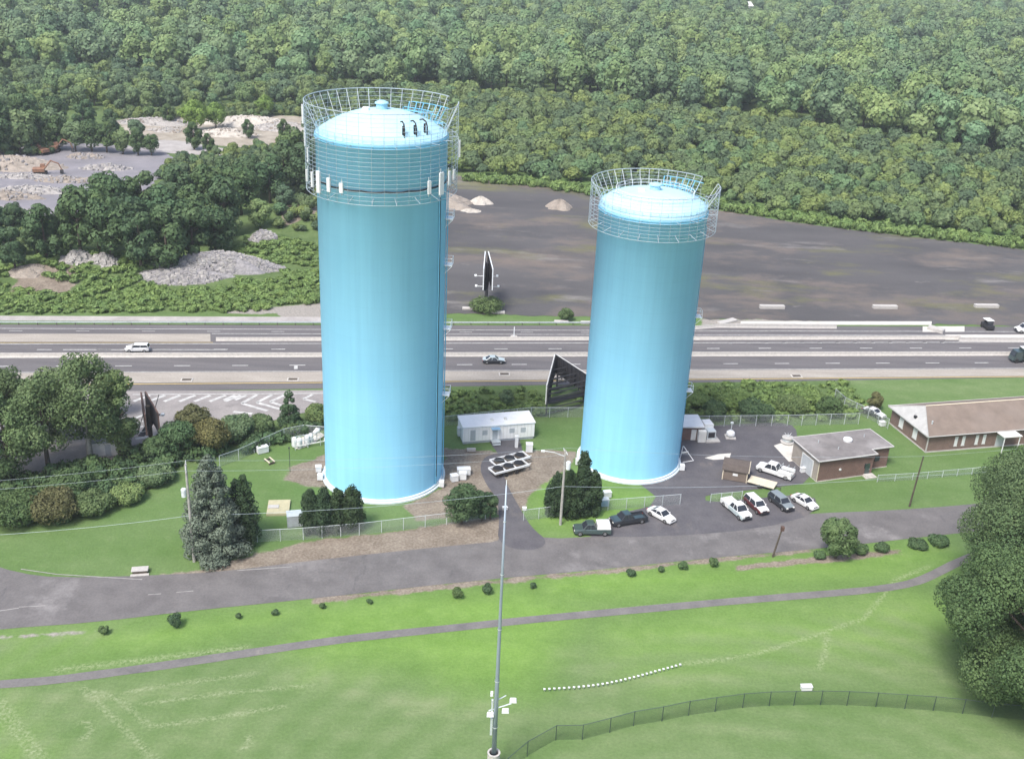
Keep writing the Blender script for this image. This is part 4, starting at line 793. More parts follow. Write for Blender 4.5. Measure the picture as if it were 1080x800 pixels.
# ------------------------------------------------------------------ billboards
def vboard(name, label, A, B, C_, h, hb, z_=None, deck=True, face='white_dirty', postr=.16):
    """two panels from the apex A to B and to C, ribbed backs, braces and catwalks between them"""
    t = thing(name, label, 'billboard', (A.x, A.y, 0)); mid = Vector((0, 0, 0)); B = B - A; C_ = C_ - A; B.z = C_.z = 0
    for E_ in (B, C_):
        d = E_.normalized(); other = C_ if E_ is B else B; nrm = Vector((-d.y, d.x, 0)); 
        if nrm.dot(other) > 0: nrm = -nrm        # outward: away from the other panel
        def pan(b):
            q = [Vector((0, 0, 0)) + nrm * .05, E_ + nrm * .05, E_ + nrm * .25, nrm * .25]; b.prism([(v.x, v.y) for v in q], hb, h)
        f = part('sign_face', face, t, pan); 
        b = MB().mat('black_steel'); n = max(3, int(E_.length / 1.3)); q = [Vector((0, 0, 0)), E_, E_ + nrm * .048, nrm * .048]; b.prism([(v.x, v.y) for v in q], hb + .05, h - .05)
        for k in range(n + 1):
            p_ = d * (E_.length * k / n) - nrm * .12; b.box(p_.x - .09, p_.x + .09, p_.y - .09, p_.y + .09, hb - .3, h - .1)
        b.build('sign_back', f)
    b = MB().mat('black_steel'); nz = 5
    for k in range(nz + 1):
        z = .5 + (h - 1.6) * k / nz
        for tt in (.35, .65, .96): b.tube([(*(B * tt).xy, z), (*(C_ * tt).xy, z)], .13, 4)
    for tt in (.35, .96):
        for k in range(nz): 
            z = .5 + (h - 1.6) * k / nz; z2 = .5 + (h - 1.6) * (k + 1) / nz; b.tube([(*(B * tt).xy, z), (*(C_ * tt).xy, z2)], .05, 4)
    b.build('brace', t)
    for E_, tt in ((B, .1), (B, .9), (C_, .5), (C_, .95)):
        p_ = E_ * tt; part('post', 'black_steel', t, lambda b: b.tube([(p_.x, p_.y, 0), (p_.x, p_.y, hb + .4)], postr, 8))
    part('catwalk', 'black_steel', t, lambda b: [b.prism([(v.x, v.y) for v in (B * tt, B * (tt + .09), C_ * (tt + .09), C_ * tt)], hb - .1, hb) for tt in (.5, .88)])
    return t
A = G(586, 373.5, 6.5); B = G(621, 396, 6.5); C_ = G(577.5, 406, 6.5)
vboard('billboard', 'black steel back of a v-shaped billboard beside the shorter tank', A, B, C_, 6.5, 2.7)
def endboard(label, px, py, toppx, h, hb, L_, spread, face, back, post):
    p = G(px, py); t = thing('billboard', label, 'billboard', (p.x, p.y, 0), 0)
    # the long side runs away from the highway, so the road side shows it end on
    dv = (G(*toppx[1], h) - G(*toppx[0], h)); dv.z = 0; dv.normalize(); nv = Vector((-dv.y, dv.x, 0))
    for s_ in (-1, 1):
        a_ = nv * s_ * .25 - dv * L_ / 2; b_ = nv * s_ * spread + dv * L_ / 2; w_ = nv * s_ * .22
        f = part('sign_face', face, t, lambda b: b.prism([(v.x, v.y) for v in (a_, b_, b_ + w_, a_ + w_)], hb, h))
        if back: o = MB().mat('black_steel'); o.prism([(v.x, v.y) for v in (a_ - w_ * .3, b_ - w_ * .3, b_ - w_ * .02, a_ - w_ * .02)], hb + .1, h - .1); o.build('sign_back', f)
        for q_ in (-.28, .28):
            c_ = nv * s_ * (spread + 1.6) + dv * L_ * q_; c0 = nv * s_ * (spread * .8) + dv * L_ * q_
            part('flood_lamp', 'galv_white', t, lambda b: (b.tube([(c0.x, c0.y, hb - .1), (c_.x, c_.y, hb - .1)], .05, 4), b.box(c_.x - .25, c_.x + .25, c_.y - .3, c_.y + .3, hb - .15, hb + .2, .04)))
    part('post', post, t, lambda b: b.tube([(0, 0, 0), (0, 0, h - .6)], .38, 10)); part('catwalk', 'black_steel', t, lambda b: (b.box(-.5, .5, -L_ * .45, L_ * .45, hb - .35, hb - .2), [b.tube([(-.6, y, hb - .1), (.6, y, h - .4)], .06, 4) for y in (-4, 0, 4)]))
endboard('double-faced white billboard on a dark post seen end-on between the tanks', 512.5, 323, ((511.5, 275), (513.5, 300)), 11.2, 6.2, 13, .9, 'galv_white', True, 'black_steel')
endboard('dark rust-toned billboard seen end-on behind the left trees', 160, 470, ((155, 428), (165, 455)), 8.0, 4.2, 9, .9, 'brush_brown', True, 'timber_dark')
# ------------------------------------------------------------------ poles, lamps, wires
def arm_h(b, z, ang, half, mat='timber_grey'):
    c_, s_ = math.cos(ang), math.sin(ang); b.tube([(-half * c_, -half * s_, z), (half * c_, half * s_, z)], .07, 4)
def upole(px, py, h, label, ang, mat, lean=(0, 0), arms=(), trans=None, r=.17, lamp=None, name='utility_pole', group='utility poles along the front road'):
    p = G(px, py); t = thing(name, label, 'utility pole', (p.x, p.y, 0), 0, group); lx, ly = lean
    at_ = lambda z: (lx * z / h, ly * z / h, z)
    part('pole', mat, t, lambda b: b.tube([at_(0), at_(h * .5), at_(h)], [r * 1.15, r, r * .75], 10))
    for z, half in arms:
        x, y, _ = at_(z); c_, s_ = math.cos(ang), math.sin(ang)
        a_ = part('crossarm', mat, t, lambda b: b.tube([(x - half * c_, y - half * s_, z), (x + half * c_, y + half * s_, z)], .07, 4))
        for k in (-.95, -.45, .45, .95): o = MB().mat('transformer'); o.lathe([(.05, z + .05), (.07, z + .12), (.04, z + .2), (.07, z + .26), (.01, z + .3)], 8, x + k * half * c_, y + k * half * s_); o.build('insulator', a_)
    if trans:
        x, y, _ = at_(trans[0]); dx = trans[1]; part('transformer', 'transformer', t, lambda b: (b.lathe([(.01, trans[0] - .6), (.33, trans[0] - .6), (.36, trans[0] + .5), (.3, trans[0] + .62), (.01, trans[0] + .7)], 16, x + dx, y - .1), b.box(min(x, x + dx), max(x, x + dx), y - .05, y + .05, trans[0], trans[0] + .1)))
    if lamp:
        x, y, _ = at_(lamp[0]); ax, ay, az = lamp[1]; L2 = part('lamp_arm', 'galv', t, lambda b: b.tube([(x, y, lamp[0]), (x + ax * .5, y + ay * .5, lamp[0] + az * .9), (x + ax, y + ay, lamp[0] + az)], .05, 6)); o = MB().mat('galv_white'); o.box(x + ax - .45, x + ax + .1, y + ay - .16, y + ay + .16, lamp[0] + az - .1, lamp[0] + az + .08, .03); o.build('lamp_head', L2)
    return t, at_
pang = R_(107)
upole(205, 592, 15.3, 'tall grey utility pole with a white transformer in front of the blue-green spruce', pang, 'timber_grey', arms=((15.0, 1.2), (14.2, .5)), trans=(11.0, -.55), r=.20)
p = G(211, 590); 
upole(211, 591, 8.5, 'short grey brace pole standing against the left utility pole', pang, 'timber_grey', lean=(-.7, 0), r=.14, name='brace_pole')
upole(591, 553, 12.6, 'tall pale utility pole with street lamp arm in front of the dark cedars', pang, 'timber_grey', arms=((12.3, .9),), trans=(10.2, .55), r=.19, lamp=(11.6, (-3.1, .5, .5)))
upole(959, 534, 9.0, 'slender dark pole leaning right on the lawn below the long building', pang, 'timber_dark', lean=(.55, .2), arms=(), r=.13)
upole(815, 587, 5.2, 'short dark leaning post at the near edge of the road', pang, 'timber_dark', lean=(.75, .1), r=.13, name='leaning_post')
t = bpy.data.objects['leaning_post']; t['category'] = 'post'; part('junction_box', 'brush_brown', t, lambda b: b.box(.5, .98, -.2, .25, 4.5, 5.2, .04))
bpy.data.objects['brace_pole']['category'] = 'post'
upole(-170, 622, 14.5, 'tall grey utility pole beyond the left picture edge', pang, 'timber_grey', arms=((14.2, 1.2),), r=.2)
upole(1330, 500, 11.0, 'tall grey utility pole beyond the right picture edge', pang, 'timber_grey', arms=((10.8, 1.0),), r=.2)
def wire(label, pts, sag=.7, r=.013):
    b = MB().mat('cage_grey'); P_ = []
    for a, c_ in zip(pts[:-1], pts[1:]):
        for k in range(14): s_ = k / 14; q = a.lerp(c_, s_); q.z -= sag * 4 * s_ * (1 - s_); P_.append(q)
    P_.append(pts[-1]); o = pts[0]; b.tube([q - o for q in P_], r, 4); w_ = b.build('power_line', None, tuple(o)); tag(w_, label, 'power line', 'overhead lines between the utility poles')
pb = [G(-170, 622), G(205, 592), G(591, 553), G(959, 534), G(1330, 500)]
def up(i, z, dx=0, dy=0): v = pb[i].copy(); v.z = z; v.x += dx; v.y += dy; return v
wire('highest overhead wire, from the top crossarm of the spruce-side pole', [up(0, 14.3, 0, .9), up(1, 15.3, 0, 1.1), up(2, 12.6, 0, .8), up(3, 9.0, .55, .2), up(4, 11.0)])
wire('second overhead wire, on the near end of the top crossarms', [up(0, 14.3, 0, -1.0), up(1, 14.9, 0, -1.1), up(2, 12.3, 0, -.8)])
wire('lowest thick overhead cable sagging past the spruce and cedars', [up(0, 7.5), up(1, 7.4), up(2, 6.6), up(3, 5.6, .3), up(4, 6.4)], .9, .022)
# sports-field light mast in the foreground
p = G(520, 812); t = thing('field_light_mast', 'tall tapering grey steel mast on a round concrete pedestal in the foreground', 'mast', (p.x, p.y, 0))
MH = 35.0
part('pedestal', 'concrete_white', t, lambda b: b.lathe([(.72, 0), (.66, 2.35), (.70, 2.4), (.70, 2.55), (.50, 2.55), (.48, 2.3)], 32), False); part('pole', 'steel_pole', t, lambda b: b.tube([(0, 0, 1.0), (0, 0, MH * .33), (0, 0, MH * .66), (0, 0, MH)], [.27, .21, .14, .08], 20, True), True)
part('equipment_cabinet', 'galv', t, lambda b: (b.box(-.52, -.28, -.18, .18, 5.0, 7.2, .03), b.box(-.5, -.3, -.12, .12, 7.6, 9.6, .03)))
a_ = part('crossarm', 'galv', t, lambda b: (b.tube([(-.75, -.1, 8.2), (1.6, .35, 8.9)], .07, 5), b.tube([(-.4, 0, 9.2), (1.0, .6, 9.7)], .06, 5)))
for x, y, z in ((-.55, -.3, 7.7), (1.0, -.1, 8.1), (1.75, .5, 9.0), (-.5, .2, 10.0)):
    o = MB().mat('white_metal'); sx = .38 if z < 9.5 else .15; o.hexa([(x - sx, y - .25, z), (x + sx, y - .2, z), (x + sx, y + .25, z + .15), (x - sx, y + .25, z + .1), (x - sx * .8, y - .2, z + .28), (x + sx * .8, y - .15, z + .3), (x + sx * .8, y + .2, z + .38), (x - sx * .8, y + .2, z + .36)]); o.build('flood_lamp', a_)
for z in (6, 12, 18.5, 25, 31): part('band', 'galv', t, lambda b: b.lathe([(.36 - z * .007, z), (.36 - z * .007, z + .12)], 16))
part('mast_tip', 'galv_white', t, lambda b: (b.tube([(0, 0, MH), (0, 0, MH + .6)], .04, 5)))
# ------------------------------------------------------------------ fences
def fence(name, label, pts, h, mat, wire_mat, step=3.0, group=None, r=.035):
    W_ = [G(*q) for q in pts]; o0 = W_[0]; t = thing(name, label, 'fence', (o0.x, o0.y, 0), 0, group)
    for a, c_ in zip(W_[:-1], W_[1:]):
        n = max(1, round((c_ - a).length / step))
        for k in range(n): q = a.lerp(c_, k / n) - o0; part('post', mat, t, lambda b: b.tube([(q.x, q.y, 0), (q.x, q.y, h + .05)], r * 1.5, 6))
    q = W_[-1] - o0; part('post', mat, t, lambda b: b.tube([(q.x, q.y, 0), (q.x, q.y, h + .05)], r * 1.5, 6))
    part('top_rail', mat, t, lambda b: b.tube([(v.x - o0.x, v.y - o0.y, h) for v in W_], r, 5))
    me = bpy.data.meshes.new('mesh_panel'); vs = []; fs = []; uv = []; d = 0
    for a, c_ in zip(W_[:-1], W_[1:]):
        a2, c2 = a - o0, c_ - o0; L_ = (c2 - a2).length; b0 = len(vs); vs += [(a2.x, a2.y, .05), (c2.x, c2.y, .05), (c2.x, c2.y, h), (a2.x, a2.y, h)]; fs.append((b0, b0 + 1, b0 + 2, b0 + 3)); uv += [(d, 0), (d + L_, 0), (d + L_, h), (d, h)]; d += L_
    me.from_pydata(vs, [], fs); ul = me.uv_layers.new(name='UVMap'); ul.data.foreach_set('uv', np.array(uv, np.float32).ravel()); me.materials.append(MATS[wire_mat]); link_mesh('mesh_panel', me, t)
    return t
fence('chain_link_fence', 'grey chain-link fence in front of the taller tank', [(247, 573), (320, 569), (379, 564), (471, 553), (512, 547)], 2.0, 'galv', 'chain_link')
fence('chain_link_fence', 'grey chain-link fence crossing the lawn behind the dark cedars', [(552, 549), (584, 545), (641, 538), (717, 532)], 1.9, 'galv', 'chain_link')
fence('chain_link_fence', 'short grey fence behind the silver pickup at the lot entrance', [(749, 530), (782, 527)], 1.6, 'galv', 'chain_link', 2)
fence('chain_link_fence', 'low grey fence on the lawn between the two brick buildings', [(925, 508), (962, 506), (1040, 499)], 1.3, 'galv', 'chain_link')
fence('chain_link_fence', 'grey fence along the weeds behind the white site trailer', [(466, 450), (500, 446), (560, 440), (618, 440)], 2.0, 'galv', 'chain_link')
fence('chain_link_fence', 'grey fence behind the parking lot below the roadside shrubs', [(730, 450), (780, 449.5), (830, 449), (905, 447)], 2.2, 'galv', 'chain_link')
fence('chain_link_fence', 'grey fence running diagonally uphill to the left corner of the long building', [(936, 452), (915, 441), (890, 429), (880, 420)], 2.0, 'galv', 'chain_link')
fence('chain_link_fence', 'grey chain-link fence behind the equipment slab left of the taller tank', [(232, 492), (252, 485), (300, 463), (320, 459), (345, 461)], 2.0, 'galv', 'chain_link')
fence('field_fence', 'long dark green chain-link fence curving round the sports field', [(535, 815), (556, 797), (586, 780), (614, 779.5), (643, 772), (668, 765), (698, 760), (726, 754), (754, 750), (783, 746), (811, 744), (837, 743.5), (865, 743), (893, 743.5), (923.5, 745), (954, 747), (984, 749), (1015, 752), (1046, 756), (1080, 759), (1120, 763)], 2.1, 'car_darkgreen', 'chain_green', 50)
p = G(247, 578); t = thing('gate_post', 'red-and-white tipped gate post at the left end of the front fence', 'post', (p.x, p.y, 0)); part('post', 'black_steel', t, lambda b: b.tube([(0, 0, 0), (0, 0, 2.2)], .06, 8)); part('sign', 'white_metal', t, lambda b: b.box(-.15, .15, -.1, -.065, .9, 1.6)); part('cap', 'tail_red', t, lambda b: b.box(-.09, .09, -.09, .09, 2.2, 2.5, .03))
# guard rails and concrete barriers
def barrier(label, a, c_, z=.85, name='concrete_barrier', mat='concrete_white', rail=False):
    d = c_ - a; t = thing(name, label, 'barrier' if not rail else 'guard rail', (a.x, a.y, .03), math.atan2(d.y, d.x)); L_ = d.length
    if rail:
        part('rail', mat, t, lambda b: (b.box(0, L_, -.05, .0, .45, .78), b.box(0, L_, -.1, -.051, .52, .58), b.box(0, L_, -.1, -.051, .66, .72)))
        part('posts', 'timber_dark', t, lambda b: [b.box(x, x + .15, .01, .18, 0, .75) for x in np.arange(.3, L_, 3.8)])
    else:
        part('base', mat, t, lambda b: b.hexa([(0, -.32, 0), (L_, -.32, 0), (L_, .32, 0), (0, .32, 0), (0, -.16, .34), (L_, -.16, .34), (L_, .16, .34), (0, .16, .34)])); part('wall', mat, t, lambda b: b.hexa([(0, -.155, .341), (L_, -.155, .341), (L_, .155, .341), (0, .155, .341), (0, -.09, z), (L_, -.09, z), (L_, .09, z), (0, .09, z)]))
barrier('continuous concrete median barrier between the near and far lanes', hw(376.5, 374.5, -.6), hw(376.5, 374.5, 1.6), mat='concrete_grey')
barrier('grey concrete barrier dividing the two far roadways', hw(361, 352, .19), hw(361, 357, .93), .7, mat='concrete_grey')
barrier('dark steel guard rail along the far edge of the highway', hw(342.5, 343, -.6), hw(342.5, 343, .58), name='guard_rail', mat='galv', rail=True)
barrier('white concrete barrier below the grass strip at the far right road edge', G(757, 345), G(882, 346), .9)
barrier('short white barrier leading from the shorter tank to the grass strip', G(716, 348), G(757, 345), .7)
barrier('white concrete wall on the far right roadside below the small vehicle', hw(353, 360, .93), hw(353, 359.5, 1.5), .9)
for i, (x, y, l) in enumerate(((814, 325, 'leftmost of three long concrete slabs on the gravel lot edge'), (933, 325, 'middle of three long concrete slabs on the gravel lot edge'), (1040, 324, 'rightmost of three long concrete slabs on the gravel lot edge'))):
    p = G(x, y); o = MB().mat('concrete_white').box(-3.0, 3.0, -.55, .55, 0, .8, .06).build('concrete_slab', None, (p.x, p.y, 0), R_(6)); tag(o, l, 'concrete block', 'concrete slabs at the edge of the gravel lot')
p = G(767, 340); o = MB().mat('concrete_white').box(-2.6, 2.6, -.8, .8, 0, .5, .06).build('concrete_ramp', None, (p.x, p.y, 0), R_(38)); tag(o, 'pale tilted concrete block at the left end of the roadside grass strip', 'concrete block')
p = G(987, 349); o = MB().mat('concrete_white').box(-1.8, 1.8, -.8, .8, 0, .9, .1).build('concrete_block', None, (p.x, p.y, 0), R_(-40)); tag(o, 'pale concrete block on the paved wedge beyond the far lanes', 'concrete block')
for x, y, l in ((592, 340, 'white barrel-like block lying in the grass beside the shorter tank'), (620, 341, 'low white slab in the grass by the highway behind the shorter tank'), (495, 326, 'pale flat boulder beside the double-faced billboard'), (525, 330, 'small pale slab right of the double-faced billboard post')):
    p = G(x, y); o = MB().mat('concrete_white').box(-1.6, 1.6, -.5, .5, 0, .5, .12).build('concrete_block', None, (p.x, p.y, 0), R_(5)); tag(o, l, 'concrete block')
for x, y, l in ((840, 401, 'dark manhole frame on the pale shoulder right of the shorter tank'), (532, 399, 'brown drain frame on the pale shoulder right of the taller tank'), (197, 401, 'dark drain grate on the pale shoulder near the left trees'), (309, 400.5, 'round brown drain on the pale shoulder left of the taller tank')):
    p = hw(y, y - 4 * x / 1080 * .9, 0); p = G(x, y - (0 if x < 400 else 4)); t = thing('drain_inlet', l, 'drain', (p.x, p.y, .05), R_(6)); part('frame', 'concrete_grey', t, lambda b: b.box(-1.1, 1.1, -.7, .7, 0, .12, .03)); part('grate', 'timber_dark', t, lambda b: b.box(-.85, .85, -.45, .45, .123, .16))
p = G(148, 603.5); t = thing('storm_inlet', 'white concrete storm inlet at the left lawn edge', 'drain', (p.x, p.y, 0), R_(12)); part('lid', 'concrete_white', t, lambda b: b.box(-1.1, 1.1, -.5, .6, .5, .65, .04)); part('opening', 'timber_dark', t, lambda b: b.box(-.95, .95, -.42, .5, .05, .499)); part('apron', 'concrete_white', t, lambda b: b.box(-1.2, 1.2, -.9, -.45, .02, .14, .02))
# overhead sign mast of the far lanes
p = G(542, 356.5); t = thing('road_lamp', 'thin pale lamp post between the far roadways beside the dark car', 'street lamp', (p.x, p.y, 0)); part('pole', 'galv_white', t, lambda b: b.tube([(0, 0, 0), (0, 0, 2.6)], .10, 6)); part('base', 'concrete_grey', t, lambda b: b.lathe([(.01, .5), (.7, .5), (.9, 0)], 10))
# ------------------------------------------------------------------ yard equipment
# two racks of black-topped drums
for k, (px, py, l) in enumerate(((538, 489.5, 'rear white rack of three black-topped drums on the driveway'), (537, 498, 'front white rack of three black-topped drums on the driveway'))):
    p = G(px, py); t = thing('drum_rack', l, 'rack', (p.x, p.y, .05), R_(33), 'white racks of drums on the driveway')
    part('frame', 'white_metal', t, lambda b: (b.box(-3.4, 3.2, -1.15, -.92, .9, 1.2), b.box(-3.4, 3.2, .92, 1.15, .9, 1.2), b.box(-3.4, -3.25, -.92, .92, .9, 1.15), b.box(3.05, 3.2, -.92, .92, .9, 1.15), [b.box(x - .1, x + .1, -.92, .92, .95, 1.1) for x in (-1.2, .8)], b.tube([(3.0, 0, .6), (4.2, 0, .6)], .08, 5)))
    for x in (-2.2, -.2, 1.8): d_ = part('drum', 'timber_dark', t, lambda b: b.lathe([(.01, .25), (.78, .25), (.82, .6), (.86, 1.3), (.84, 1.34)], 20, x, 0)); o = MB().mat('cable_black'); o.lathe([(.84, 1.35), (.80, 1.40), (.01, 1.42)], 20, x, 0); o.build('lid', d_)
    for x in (-1.2, .8):
        for y in (-1.05, 1.05): q = MB().mat('rubber').lathe([(.01, -.09), (.3, -.09), (.33, 0), (.3, .09), (.01, .09)], 14); o = q.build('wheel', t); o.location = (x, y, .33); o.rotation_euler = (math.pi / 2, 0, 0)
def crate(px, py, rz_, sx, sy, sz, label, mat='white_metal', name='equipment_box', cat='box', lid=None, z0=.12):
    p = G(px, py); t = thing(name, label, cat, (p.x, p.y, 0), R_(rz_)); part('housing', mat, t, lambda b: b.box(-sx / 2, sx / 2, -sy / 2, sy / 2, z0, sz, .05)); part('lid', lid or mat, t, lambda b: b.box(-sx / 2 - .05, sx / 2 + .05, -sy / 2 - .05, sy / 2 + .05, sz + .002, sz + .09, .02)); part('feet', 'timber_dark', t, lambda b: [b.box(x - .06, x + .06, -sy / 2, sy / 2, 0, z0 - .003) for x in (-sx * .35, sx * .35)])
    return t
crate(489, 500, 8, 2.1, 1.1, 1.1, 'long white equipment box behind the bush right of the taller tank')
crate(479, 507, 25, 1.1, 1.0, 1.1, 'small white box nearest the foot of the taller tank'); crate(488, 505, 5, 1.1, 1.0, 1.2, 'square white box in front of the long white equipment box')
crate(558, 476, 3, 1.1, 1.0, 1.5, 'upright white cabinet on the grass right of the site trailer', name='cabinet', cat='cabinet'); crate(497, 476, 8, 1.4, .5, .5, 'low pale bench-like box below the site trailer', 'concrete_white')
crate(544.5, 472, 10, .5, .5, 2.2, 'narrow white upright panel beside the trailer steps', name='electrical_panel', cat='cabinet'); crate(277, 477, 35, 1.8, 1.0, 1.1, 'white box standing near the fence left of the equipment slab')
crate(336, 497, 12, .9, .8, 1.0, 'small white box at the left foot of the taller tank'); crate(311, 553, 15, 2.2, 1.7, 1.9, 'grey tarp-covered unit beside the row of clipped cedars', 'tarp_grey', lid='galv', name='covered_unit', cat='equipment')
crate(637, 533, 15, 1.3, 1.0, 1.2, 'blue-white covered box at the right foot of the dark cedars', 'tarp_blue', lid='white_metal'); crate(640, 524, 15, 1.2, .9, 1.0, 'white box behind the blue-white covered box', 'white_metal')
crate(846, 498, 19, .7, .6, .9, 'small white box beside the garage door of the brick building'); crate(553, 538, 0, .6, .4, .5, 'tiny white box on the lawn island right of the driveway'); crate(532.5, 537.5, 20, .7, .5, .5, 'small white marker box on the driveway')
crate(930, 449, 20, 1.0, .8, .9, 'white box at the left end wall of the long building'); crate(850, 727, 6, 1.3, .6, .6, 'white box on the grass behind the field fence', name='box')
p = G(770, 461); t = thing('tank_stand', 'small white round tank with a thin valve pipe on the parking lot', 'tank', (p.x, p.y, .05)); part('tank_body', 'white_metal', t, lambda b: b.lathe([(.01, .2), (.6, .25), (.8, .6), (.75, 1.0), (.4, 1.3), (.01, 1.35)], 18)); part('valve_pipe', 'galv', t, lambda b: (b.tube([(0, 0, 1.3), (0, 0, 2.9)], .06, 6), b.box(-.25, .25, -.15, .15, 2.7, 3.0, .04))); part('slab', 'concrete_white', t, lambda b: b.box(-.9, .9, -.9, .9, 0, .18, .02))
p = G(830, 467); t = thing('cable_reel', 'white-grey reel of hose standing left of the brick building', 'reel', (p.x, p.y, .07)); part('drum', 'concrete_white', t, lambda b: b.lathe([(.01, .1), (1.15, .1), (1.2, .25), (.6, .4), (.6, .9), (1.0, 1.0), (1.0, 1.12), (.3, 1.2), (.01, 1.2)], 22)); part('hose', 'galv', t, lambda b: b.lathe([(.61, .42), (.85, .45), (.85, .85), (.61, .88)], 22)); part('crank', 'galv', t, lambda b: [b.tube([(0, 0, 1.2), (x, .3, 1.8)], .04, 4) for x in (-.6, 0, .6)])
p = G(722, 484); t = thing('a_frame', 'pale folding a-frame barricade at the right foot of the shorter tank', 'barricade', (p.x, p.y, .06), R_(20)); part('legs', 'white_metal', t, lambda b: (b.tube([(-.9, 0, 0), (-.4, .3, 2.4)], .07, 4), b.tube([(1.2, -1.0, 0), (-.3, .3, 2.3)], .07, 4), b.tube([(-.9, -1.0, 0), (1.2, -1.0, .05)], .07, 4))); part('board', 'white_dirty', t, lambda b: b.box(-.8, .5, -.1, 0, 1.2, 1.45))
# equipment slab with white tanks, left of the taller tank
p = G(323, 470); t = thing('gas_manifold', 'cluster of white tanks and pipes on a slab left of the taller tank', 'tanks', (p.x, p.y, .07), R_(30))
part('frame', 'galv', t, lambda b: [b.tube([(x, y, 0), (x, y, 1.6)], .06, 5) for x in (-2.2, 0, 2.2) for y in (-.9, .9)] + [b.tube([(-2.2, y, 1.55), (2.2, y, 1.55)], .06, 5) for y in (-.9, .9)])
for x, y in ((-1.9, .3), (-1.2, -.2), (.3, .2), (1.0, .5)): part('cylinder', 'white_metal', t, lambda b: b.lathe([(.01, .1), (.42, .1), (.45, .3), (.45, 1.5), (.3, 1.8), (.01, 1.9)], 14, x, y))
part('dish', 'white_metal', t, lambda b: b.tube([(1.6, .6, 1.7), (2.4, .9, 2.0), (2.9, 1.1, 2.1)], [.3, .5, .1], 10)); part('pipe', 'white_dirty', t, lambda b: (b.tube([(-2, -.6, .5), (3.0, -.6, .5), (3.4, .4, .5)], .12, 6)))
p = G(284.5, 487.5); t = thing('picnic_bench', 'small timber bench frame on the grass near the white box', 'bench', (p.x, p.y, 0), R_(-50)); part('top', 'beige', t, lambda b: (b.box(-.9, .9, -.55, -.35, .4, .5), b.box(-.9, .9, .35, .55, .4, .5))); part('legs', 'timber_dark', t, lambda b: (b.box(-.8, -.7, -.5, .5, 0, .399), b.box(.7, .8, -.5, .5, 0, .399)))
p = G(306, 497); t = thing('lamp_post', 'thin dark post on the grass between the slab and the yellow pad', 'post', (p.x, p.y, 0)); part('pole', 'black_steel', t, lambda b: b.tube([(0, 0, 0), (0, 0, 4.2)], .05, 6)); part('cap', 'black_steel', t, lambda b: b.box(-.12, .12, -.12, .12, 4.2, 4.4, .02))
loc, rz = frame_at(281, 544, 8); t = thing('access_hatch', 'square yellowish concrete vault cover on the grass left of the clipped cedars', 'hatch', loc, rz); part('slab', 'pad_yellow', t, lambda b: b.box(0, 3.3, 0, 4.1, 0, .4, .04)); part('cover', 'concrete_white', t, lambda b: b.box(.1, 1.7, 1.5, 2.4, .403, .55, .03))
# junk beside the long building: dark car and brush
car('sedan', 'dark car with a white roof parked by the left end of the long building', 'car', 921, 438, R_(-50), 4.5, 1.8, 1.4, 'car_white', lower='car_black')
# ------------------------------------------------------------------ piles and machines beyond the highway
def heap(px, py, rx, ry, h, mat, label, name='stone_heap', rz_=0, seed=0, rough=.18, n=34, cat='heap', col2=None, rocks=0):
    p = G(px, py); rg = np.random.default_rng(seed); z0 = 0.0; b = MB().mat(mat); cr_, sr_ = math.cos(R_(rz_)), math.sin(R_(rz_)); gl_ = lambda x, y: gz(Vector((p.x + x * cr_ - y * sr_, p.y + x * sr_ + y * cr_, 0))); b0 = len(b.v); m_ = n * 2
    ph = rg.uniform(0, 6.28, 6); am = rg.uniform(.03, .09, 6)
    for i in range(n + 1):
        t_ = i / n
        for k in range(m_):
            a = 2 * math.pi * k / m_; wob = 1 + sum(am[j] * math.sin((j + 2) * a + ph[j]) for j in range(6)); r_ = t_ * wob
            zz = h * (max(0, 1 - t_ ** 1.7)) * (1 + .15 * math.sin(3 * a + ph[0]) * t_) + rg.normal(0, rough * .5) * (1 if i < n else 0)
            xx, yy = rx * r_ * math.cos(a), ry * r_ * math.sin(a); b.v.append((xx, yy, gl_(xx, yy) + (max(.06, zz) if i < n else -.1)))
    for i in range(n):
        for k in range(m_): k2 = (k + 1) % m_; b.face((b0 + i * m_ + k, b0 + (i + 1) * m_ + k, b0 + (i + 1) * m_ + k2, b0 + i * m_ + k2))
    for _ in range(rocks):
        a = rg.uniform(0, 6.28); t_ = math.sqrt(rg.uniform(0, 1.1)); x, y = rx * t_ * math.cos(a), ry * t_ * math.sin(a); z = h * max(0, 1 - t_ ** 1.7) + gl_(x, y); s_ = rg.uniform(.2, .6); q = rg.uniform(-.3, .3, (8, 3)) * s_
        if col2 and rg.uniform() < .5: b.mat(col2)
        else: b.mat(mat)
        b.hexa([(x + sx * s_ + q[j][0], y + sy * s_ + q[j][1], z + sz * s_ + q[j][2]) for j, (sx, sy, sz) in enumerate(((-1, -1, -.6), (1, -1, -.6), (1, 1, -.6), (-1, 1, -.6), (-.7, -.7, .7), (.7, -.7, .7), (.7, .7, .7), (-.7, .7, .7)))])
    o = b.build(name, None, (p.x, p.y, z0), R_(rz_)); return tag(o, label, cat)
simple('stone_grey', (.26, .25, .255), .95, .35, 1.5, dirt=(.18, .17, .18)); simple('stone_pale', (.33, .315, .30), .95, .3, 1.5); simple('stone_white', (.46, .43, .385), .9, .2, 1); simple('stone_tan', (.28, .245, .21), .95, .25, .6)
heap(232, 288, 15, 4.8, 4.2, 'stone_grey', 'long grey heap of broken stone on the weedy bank', rz_=20, seed=1, rough=.08, rocks=2200, col2='stone_pale')
heap(190, 297, 10, 3.4, 2.0, 'stone_grey', 'low grey stone tail of the long broken-stone heap', rz_=12, seed=12, rough=.06, rocks=800, col2='stone_pale')
